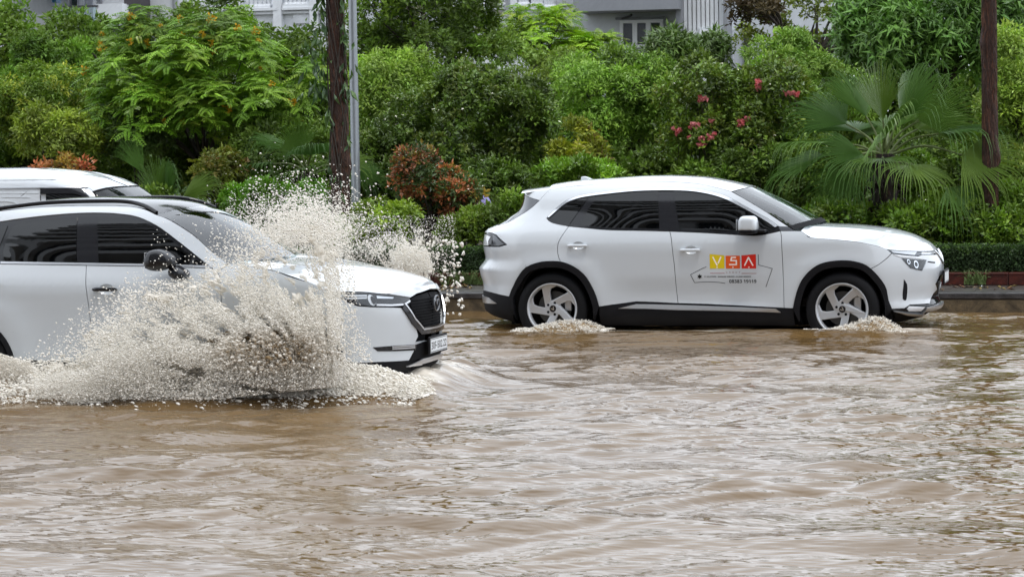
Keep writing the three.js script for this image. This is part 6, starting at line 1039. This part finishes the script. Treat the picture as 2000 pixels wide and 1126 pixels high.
{
  const axis = (list) => { const o = []; for (const [a, b, s] of list) for (let v = a; v < b - 1e-6; v += s) o.push(v); o.push(list[list.length - 1][1]); return o; };
  const xs = axis([[-500, -60, 40], [-60, -24, 2], [-24, -18, 0.3], [-18, 5.2, 0.042], [5.2, 12, 0.3], [12, 60, 4], [60, 500, 44]]);
  const zs = axis([[-28.06, -22, 0.036], [-22, -9.2, 0.032], [-9.2, -7, 0.2], [-7, 13.6, 0.9]]);
  const nx = xs.length, nz = zs.length, pos = new Float32Array(nx * nz * 3), uv = new Float32Array(nx * nz * 2), nor = new Float32Array(nx * nz * 3), H = new Float32Array(nx * nz), col = new Float32Array(nx * nz * 3);
  for (let j = 0; j < nz; j++) for (let i = 0; i < nx; i++) { const x = xs[i], z = zs[j], fine = x > -19 && x < 6 && z < -8.5; H[j * nx + i] = fine ? waterH(x, z) * smooth(-19, -17.5, x) * smooth(6, 5, x) : 0; }
  for (let j = 0; j < nz; j++) for (let i = 0; i < nx; i++) {
    const k = j * nx + i, x = xs[i], z = zs[j]; pos.set([x, WATER_Y + H[k], z], k * 3); uv.set([x / 2.4, z / 2.4], k * 2);
    const i0 = Math.max(0, i - 1), i1 = Math.min(nx - 1, i + 1), j0 = Math.max(0, j - 1), j1 = Math.min(nz - 1, j + 1), sx = (H[j * nx + i1] - H[j * nx + i0]) / (xs[i1] - xs[i0]), sz = (H[j1 * nx + i] - H[j0 * nx + i]) / (zs[j1] - zs[j0]), l = Math.hypot(sx, 1, sz); nor.set([-sx / l, 1 / l, -sz / l], k * 3);
    // silt: swirls of thicker and thinner mud
    const m = 0.5 + 0.9 * fbm(x * 0.5 + 0.6 * fbm(x * 0.3, 2, z * 0.6, 2), 12, z * 0.9, 4), a = Math.min(1, Math.max(0, m)); const fm = foamAt(x, z); col.set([0.112 + 0.052 * a, 0.063 + 0.044 * a, 0.019 + 0.034 * a].map((v, n) => v + ([0.7, 0.64, 0.55][n] - v) * fm), k * 3);
  }
  const idx = new Uint32Array((nx - 1) * (nz - 1) * 6); let q = 0; for (let j = 0; j < nz - 1; j++) for (let i = 0; i < nx - 1; i++) { const a = j * nx + i, b = a + nx; idx[q++] = a; idx[q++] = b; idx[q++] = a + 1; idx[q++] = b; idx[q++] = b + 1; idx[q++] = a + 1; }
  const g = new THREE.BufferGeometry(); g.setAttribute('position', new THREE.BufferAttribute(pos, 3)); g.setAttribute('normal', new THREE.BufferAttribute(nor, 3)); g.setAttribute('uv', new THREE.BufferAttribute(uv, 2)); g.setAttribute('color', new THREE.BufferAttribute(col, 3)); g.setIndex(new THREE.BufferAttribute(idx, 1));

  struct('flood_water', g, phy({ color: 0xffffff, vertexColors: true, roughness: 0.04, ior: 1.34, bumpMap: ripple, bumpScale: 0.0055 }));
}
// ---------------------------------------------------------------- spray, foam and churned water
const spray = phy({ color: 0xffffff, roughness: 0.45, ior: 1.33 });
const sheetMat = phy({ color: lin(0.86, 0.81, 0.72), roughness: 0.5, transmission: 0.35, thickness: 0, ior: 1.33, clearcoat: 0.6, clearcoatRoughness: 0.08, side: THREE.DoubleSide });
const mudSheet = phy({ color: lin(0.34, 0.23, 0.11), roughness: 0.4, transmission: 0.3, thickness: 0, ior: 1.33, clearcoat: 0.6, clearcoatRoughness: 0.08, side: THREE.DoubleSide });
const dropGeos = (() => { const R = rng(5); return [0, 1, 2].map(k => { const g = new THREE.IcosahedronGeometry(1, 1), p = g.attributes.position, m = new Map(); for (let i = 0; i < p.count; i++) { const key = [p.getX(i), p.getY(i), p.getZ(i)].map(v => v.toFixed(3)).join(); if (!m.has(key)) m.set(key, 1 + (R() - 0.5) * (k === 2 ? 0.9 : 0.45)); const s = m.get(key); p.setXYZ(i, p.getX(i) * s, p.getY(i) * s, p.getZ(i) * s); } const n = mergeVertices(((g.deleteAttribute('normal'), g.deleteAttribute('uv')), g)); n.computeVertexNormals(); return n; }); })();
function inPoly(p, x, y) { let c = false; for (let i = 0, j = p.length - 1; i < p.length; j = i++) if ((p[i][1] > y) !== (p[j][1] > y) && x < (p[j][0] - p[i][0]) * (y - p[i][1]) / (p[j][1] - p[i][1]) + p[i][0]) c = !c; return c; }
class Spray {
  constructor(name, label, pos) { this.m = dropGeos.map(() => [[], []]); this.t = thing(name, label, 'splash', pos); this.o = pos; this.k = 0; }
  add(p, r, stretch, dir, col) { const w = this.k++ % 3, q = new THREE.Quaternion().setFromUnitVectors(V3(0, 1, 0), dir); this.m[w][0].push(new THREE.Matrix4().compose(p.clone().sub(this.o), q, V3(r, r * stretch, r))); this.m[w][1].push(col); }
  done() { dropGeos.forEach((g, i) => this.m[i][0].length && instanced('droplets', g, this.m[i][0], this.m[i][1], this.t, spray)); }
}
const foamCol = (R, brown) => { const k = 0.92 + 0.08 * R(), w = lin(0.96 * k, 0.92 * k, 0.84 * k); return w.lerp(lin(0.34 * k, 0.24 * k, 0.13 * k), Math.min(1, brown * (0.5 + R()))); };
{ // sheet of water thrown out by the SUV's front wheel, nearest the photographer
  const s = new Spray('wheel_splash', 'big brown and white splash thrown up by the front wheel of the SUV', V3(-6.5, 0.15, -17.9)), R = rng(1001);
  const sideZ = posA.z + 0.9;
  const outer = [[60, 735], [120, 690], [175, 640], [225, 600], [265, 585], [300, 560], [345, 548], [390, 525], [440, 505], [490, 490], [530, 470], [548, 445], [575, 432], [600, 420], [640, 425], [655, 450], [662, 500], [664, 560], [668, 610], [688, 670], [700, 715], [700, 750], [560, 765], [420, 780], [250, 790], [60, 790]];
  const put = (px, py, out, r, st, brown) => { const p = atZ(px, py, sideZ + out); if (p.y < WATER_Y - 0.02) return; const d = V3(-0.5 - 0.6 * R() + (px - 600) * 0.0012, 0.9 * R() - 0.1, 0.4 * (R() - 0.5)).normalize(); s.add(p, r, st, d, foamCol(R, brown)); };
  const arc = tab([[40, 735], [100, 695], [160, 652], [230, 592], [340, 545], [430, 512], [540, 468], [600, 432], [650, 436], [700, 560]]); // crest of the sheet
  const cells = new Map(), bodyAt = (px, py) => { const i = Math.round(px / 4), j = Math.round(py / 4), k = i * 1000 + j; let c = cells.get(k); if (!c) cells.set(k, c = bodyCalc(i * 4, j * 4)); return c; };
  const bodyCalc = (px, py) => { // radiating filaments from the wheel, thin at the crest
    const v = (py - arc(px)) / (790 - arc(px)), th = Math.atan2(770 - py, 650 - px), rr = Math.hypot(650 - px, 770 - py);
    const fil = fbm(th * 7, rr * 0.006, 3.3, 4) * 1.6 + 0.5 * fbm(px * 0.03, py * 0.03, 8, 3), gap = smooth(0.35, 0.95, Math.exp(-(((px - 530) / 160) ** 2 + ((py - 686) / 56) ** 2)));
    return { v, gap, d: smooth(-0.22, 0.42, fil + 0.42 * smooth(0.1, 0.8, v)) * smooth(-0.06, 0.7, v) * (1 - 0.7 * gap) * smooth(690, 640, px + 30 * fil) };
  };
  const flow = (px, py) => V3((px - 640) * 0.6 - 60 * R(), (760 - py) * 0.5 - 120 * R() + 30, 120 * (R() - 0.5)).normalize();
  const put2 = (px, py, out, r, st, brown) => { const p = atZ(px, py, sideZ + out); if (p.y < WATER_Y + 0.02) return; s.add(p, r, st, flow(px, py), foamCol(R, brown)); };
  for (const [layer, seed, mat] of [[0.03, 3, mudSheet], [0.10, 1, sheetMat], [0.32, 5, sheetMat], [0.5, 9, sheetMat]]) { // torn sheets of water, the innermost still muddy
    const NU = 230, NV = 150, pos = [], idx = [], keep = [];
    for (let j = 0; j <= NV; j++) for (let i = 0; i <= NU; i++) {
      const th = (0.04 + 1.62 * i / NU), f = j / NV, rr = 30 + 560 * f, px = 650 - Math.cos(th) * rr, py = 775 - Math.sin(th) * rr * 0.62, n = fbm(th * 9 + seed, rr * 0.008, seed, 4) * 1.6, m = fbm(th * 24 + seed, rr * 0.03, seed + 3, 3) * 1.6;
      const p = atZ(px, py, sideZ + layer * (1 - 0.5 * f) + 0.10 * n + 0.03 * m).sub(s.o); pos.push(p.x, p.y, p.z); const B = bodyAt(px, py); keep.push(p.y > -0.05 && py > 400 && inPoly(outer, px, py) && (mat === mudSheet ? B.gap > 0.08 && n * 0.5 + m > -0.25 : B.v > 0.02 && n * 0.8 + m * 0.7 > 0.30 - 0.30 * smooth(0.2, 0.9, B.v) + 0.5 * B.gap));
    }
    for (let j = 0; j < NV; j++) for (let i = 0; i < NU; i++) { const a = j * (NU + 1) + i, b = a + NU + 1; if (keep[a] && keep[a + 1] && keep[b]) idx.push(a, a + 1, b); if (keep[b] && keep[a + 1] && keep[b + 1]) idx.push(b, a + 1, b + 1); }
    const g = new THREE.BufferGeometry(); g.setAttribute('position', new THREE.Float32BufferAttribute(pos, 3)); g.setIndex(idx); g.computeVertexNormals();
    const sh = part('water_sheet', g, mat, s.t); sh.userData.kind = 'stuff';
  }
  for (let i = 0; i < 40000; i++) { // ligaments
    const px = 40 + 650 * Math.pow(R(), 0.8), py = 430 + 340 * R(); if (!inPoly(outer, px, py + 8)) continue; const { v, gap, d } = bodyAt(px, py);
    if (R() > d * 0.8) continue; put2(px, py, 0.06 + 0.5 * R() * smooth(0, 0.7, v), 0.0018 + 0.0042 * R() * R(), 3 + 7 * R(), 0.04 + 0.16 * smooth(0.4, 0.9, v) * R() + 0.5 * gap);
  }
  for (let i = 0; i < 900000; i++) { // droplets
    const px = 40 + 660 * Math.pow(R(), 0.95), py = 400 + 380 * R(); if (!inPoly(outer, px, py)) continue; const { v, gap, d } = bodyAt(px, py);
    if (R() > d) continue;
    put2(px, py, 0.06 + 0.65 * R() * smooth(-0.1, 0.6, v) + 0.15 * R(), (0.0008 + 0.0052 * Math.pow(R(), 6)) * (1 + 1.1 * gap), 1 + 1.6 * R() * R(), 0.03 + 0.12 * smooth(0.3, 0.9, v) * R() + 0.9 * gap * R());
  }
  for (let i = 0; i < 15000; i++) { // scattered outer drops
    const k = Math.floor(R() * (outer.length - 6)), a = outer[k], b = outer[k + 1], t = R(), px = a[0] + (b[0] - a[0]) * t + (R() - 0.5) * 60, py = a[1] + (b[1] - a[1]) * t - (R() + R() - 1) * 55 + 6; if (px < 285 || px > 400 || py > 545) put(px, py, 0.12 + 0.8 * R(), 0.0012 + 0.005 * Math.pow(R(), 4), 1 + R(), 0.06);
  }
  for (let i = 0; i < 9000; i++) { const g = Math.sqrt(-2 * Math.log(R() + 1e-9)), th = R() * 6.283, px = 590 + 62 * g * Math.cos(th), py = 455 - Math.abs(48 * g * Math.sin(th)) + 25 * R(); put(px, py, -0.3 + 0.7 * R(), 0.0013 + 0.0045 * Math.pow(R(), 3), 1 + R(), 0.03); } // fine mist over the bonnet
  for (let i = 0; i < 500; i++) { const px = 290 + 260 * R(), py = 420 + 130 * R(); if (R() < (py - 420) / 130) put(px, py, 0.2 + 0.6 * R(), 0.0022 + 0.004 * R() * R(), 1.2, 0.02); }
  for (let i = 0; i < 150000; i++) { // white water riding on the bow wave along the flank
    const x = posA.x + 2.45 - 5.6 * R(), back = posA.x + 2.3 - x, out = -0.08 + (0.42 + 0.13 * Math.min(3.5, Math.max(0, back))) * Math.pow(R(), 1.3) + (R() < 0.16 ? 0.4 * R() : 0), z = posA.z + 0.92 + out, n = fbm(x * 3.1, 5, z * 5.2, 4) * 1.6 + 0.6 * fbm(x * 10, 2, z * 15, 3);
    if (R() > smooth(-0.35, 0.3, n + 0.25 - 0.55 * out)) continue;
    s.add(V3(x, WATER_Y + waterH(x, z) + 0.004 + 0.11 * Math.pow(R(), 5) + 0.025 * Math.max(0, n) * R(), z), 0.0012 + 0.0075 * Math.pow(R(), 4.5), 1 + 1.5 * R(), V3(-1, 0.5 * R(), 0.5 * R()).normalize(), foamCol(R, 0.06 * R()));
  }
  for (let i = 0; i < 16000; i++) { // white water round the bumper corner
    const q = bodyA.xcF + 0.15 + 0.95 * R(), f = bodyA.frame(q, 0.34), o = 0.02 + 0.22 * Math.pow(R(), 1.4), p = f.p.clone().addScaledVector(f.n, o).add(posA), n = fbm(q * 5, o * 9, 2, 4) * 1.6; p.y = WATER_Y + waterH(p.x, p.z) + (0.03 + 0.17 * smooth(0.9, 0.1, q - bodyA.xcF - 0.15)) * Math.pow(R(), 1.6) * (1 + n);
    s.add(p, 0.0014 + 0.0065 * Math.pow(R(), 3.5), 1 + 2 * R(), V3(-0.5, R(), 0.4).normalize(), foamCol(R, 0.06 * R()));
  }
  for (let i = 0; i < 9000; i++) { const px = -40 + 100 * R(), py = 690 + 90 * R() + Math.abs(px) * 0.3; put(px, py, 0.1 + 0.3 * R(), 0.002 + 0.007 * R() * R() * R(), 1.4, 0.2); }
  s.done();
}
{ // splash from its far front wheel
  const s = new Spray('far_splash', 'white spray rising beyond the bonnet of the SUV', V3(-6, 0.15, -20.4)), R = rng(1002), poly = [[600, 520], [625, 480], [650, 470], [690, 478], [730, 462], [770, 455], [800, 440], [835, 452], [862, 470], [866, 490], [845, 520], [840, 545], [800, 545], [700, 530]];
  const put = (px, py, r) => { const p = atZ(px, py, posA.z - 0.95 - 0.6 * R()); s.add(p, r, 1 + R(), V3(0.5 - R(), R(), 0.2).normalize(), foamCol(R, 0.06)); };
  for (let i = 0; i < 120000; i++) { const px = 600 + 270 * R(), py = 435 + 110 * R(); if (!inPoly(poly, px, py)) continue; const core = Math.exp(-(((px - 800) / 50) ** 2 + ((py - 510) / 34) ** 2)), fil = fbm((px - py * 0.4) * 0.03, py * 0.02, 5, 4) * 1.6; if (R() > (0.10 + 0.9 * core) * smooth(-0.3, 0.3, fil + 0.4 * core)) continue; put(px, py, 0.001 + 0.0055 * Math.pow(R(), 5)); }
  for (let i = 0; i < 5000; i++) { const px = 590 + 300 * R(), py = 420 + 120 * R(); put(px, py, 0.0014 + 0.0045 * R() * R() * R()); }
  for (let i = 0; i < 130; i++) put(830 + 75 * R(), 470 + 150 * R(), 0.005 + 0.008 * R());
  for (let i = 0; i < 5000; i++) { const px = 440 + 230 * R(), py = 500 - 130 * R() * R(); put(px, py, 0.002 + 0.0045 * R() * R()); }
  s.done();
}
for (const [name, label, pts, sd] of [['wheel_wash', 'churned water piled against the rear wheel of the crossover', [[1010, 652, 4], [1040, 640, 9], [1075, 632, 14], [1110, 628, 16], [1150, 630, 15], [1175, 640, 12], [1192, 652, 5]], 1], ['wheel_wash', 'churned brown water curling up at the front wheel of the crossover', [[1570, 648, 4], [1620, 642, 7], [1670, 632, 12], [1705, 622, 17], [1735, 628, 17], [1755, 640, 11], [1772, 652, 5]], 2]]) {
  const Z = posB.z + 1.02, c = atZ(pts[3][0], 650, Z), t = thing(name, label, 'splash', V3(c.x, WATER_Y, Z)), P = pts.map(([x, y, h]) => atZ(x, y, Z).sub(t.position)), cv = new THREE.CatmullRomCurve3(P);
  const g = gridMesh(120, 34, (u, v) => { const p = cv.getPoint(u), a = v * Math.PI, n = fbm(p.x * 9 + sd, a * 1.6, u * 4, 4), h = Math.max(0.015, p.y + 0.01), rz = 0.16 + 0.05 * n; return V3(p.x + 0.02 * fbm(p.x * 14, a * 3, 7, 2), Math.sin(a) * h * (0.85 + 1.0 * n) - 0.02, -Math.cos(a) * rz + 0.02); });
  part('water_swell', g, phy({ color: lin(0.30, 0.215, 0.12), roughness: 0.08, ior: 1.34 }), t);
  const s = { m: dropGeos.map(() => [[], []]), k: 0 }, R = rng(2000 + sd);
  for (let i = 0; i < 15000; i++) { const u = R(), p = cv.getPoint(u), a = Math.PI * Math.pow(R(), 0.7); if (R() > smooth(-0.3, 0.5, fbm(p.x * 13 + sd, a * 3, 2, 4) * 1.6)) continue; const h = Math.max(0.02, p.y), j = 1 + 0.25 * (R() - 0.3); const q = V3(p.x + (R() - 0.5) * 0.05, Math.sin(a) * h * j + 0.25 * h * R() * R(), -Math.cos(a) * 0.17 * j + 0.02), r = 0.001 + 0.0052 * Math.pow(R(), 4.5), w = i % 3; s.m[w][0].push(new THREE.Matrix4().compose(q, new THREE.Quaternion(), V3(r * 1.4, r, r))); s.m[w][1].push(foamCol(R, 0.35 * R())); }
  dropGeos.forEach((gg, i) => instanced('droplets', gg, s.m[i][0], s.m[i][1], t, spray));
}
renderer.render(scene, camera);
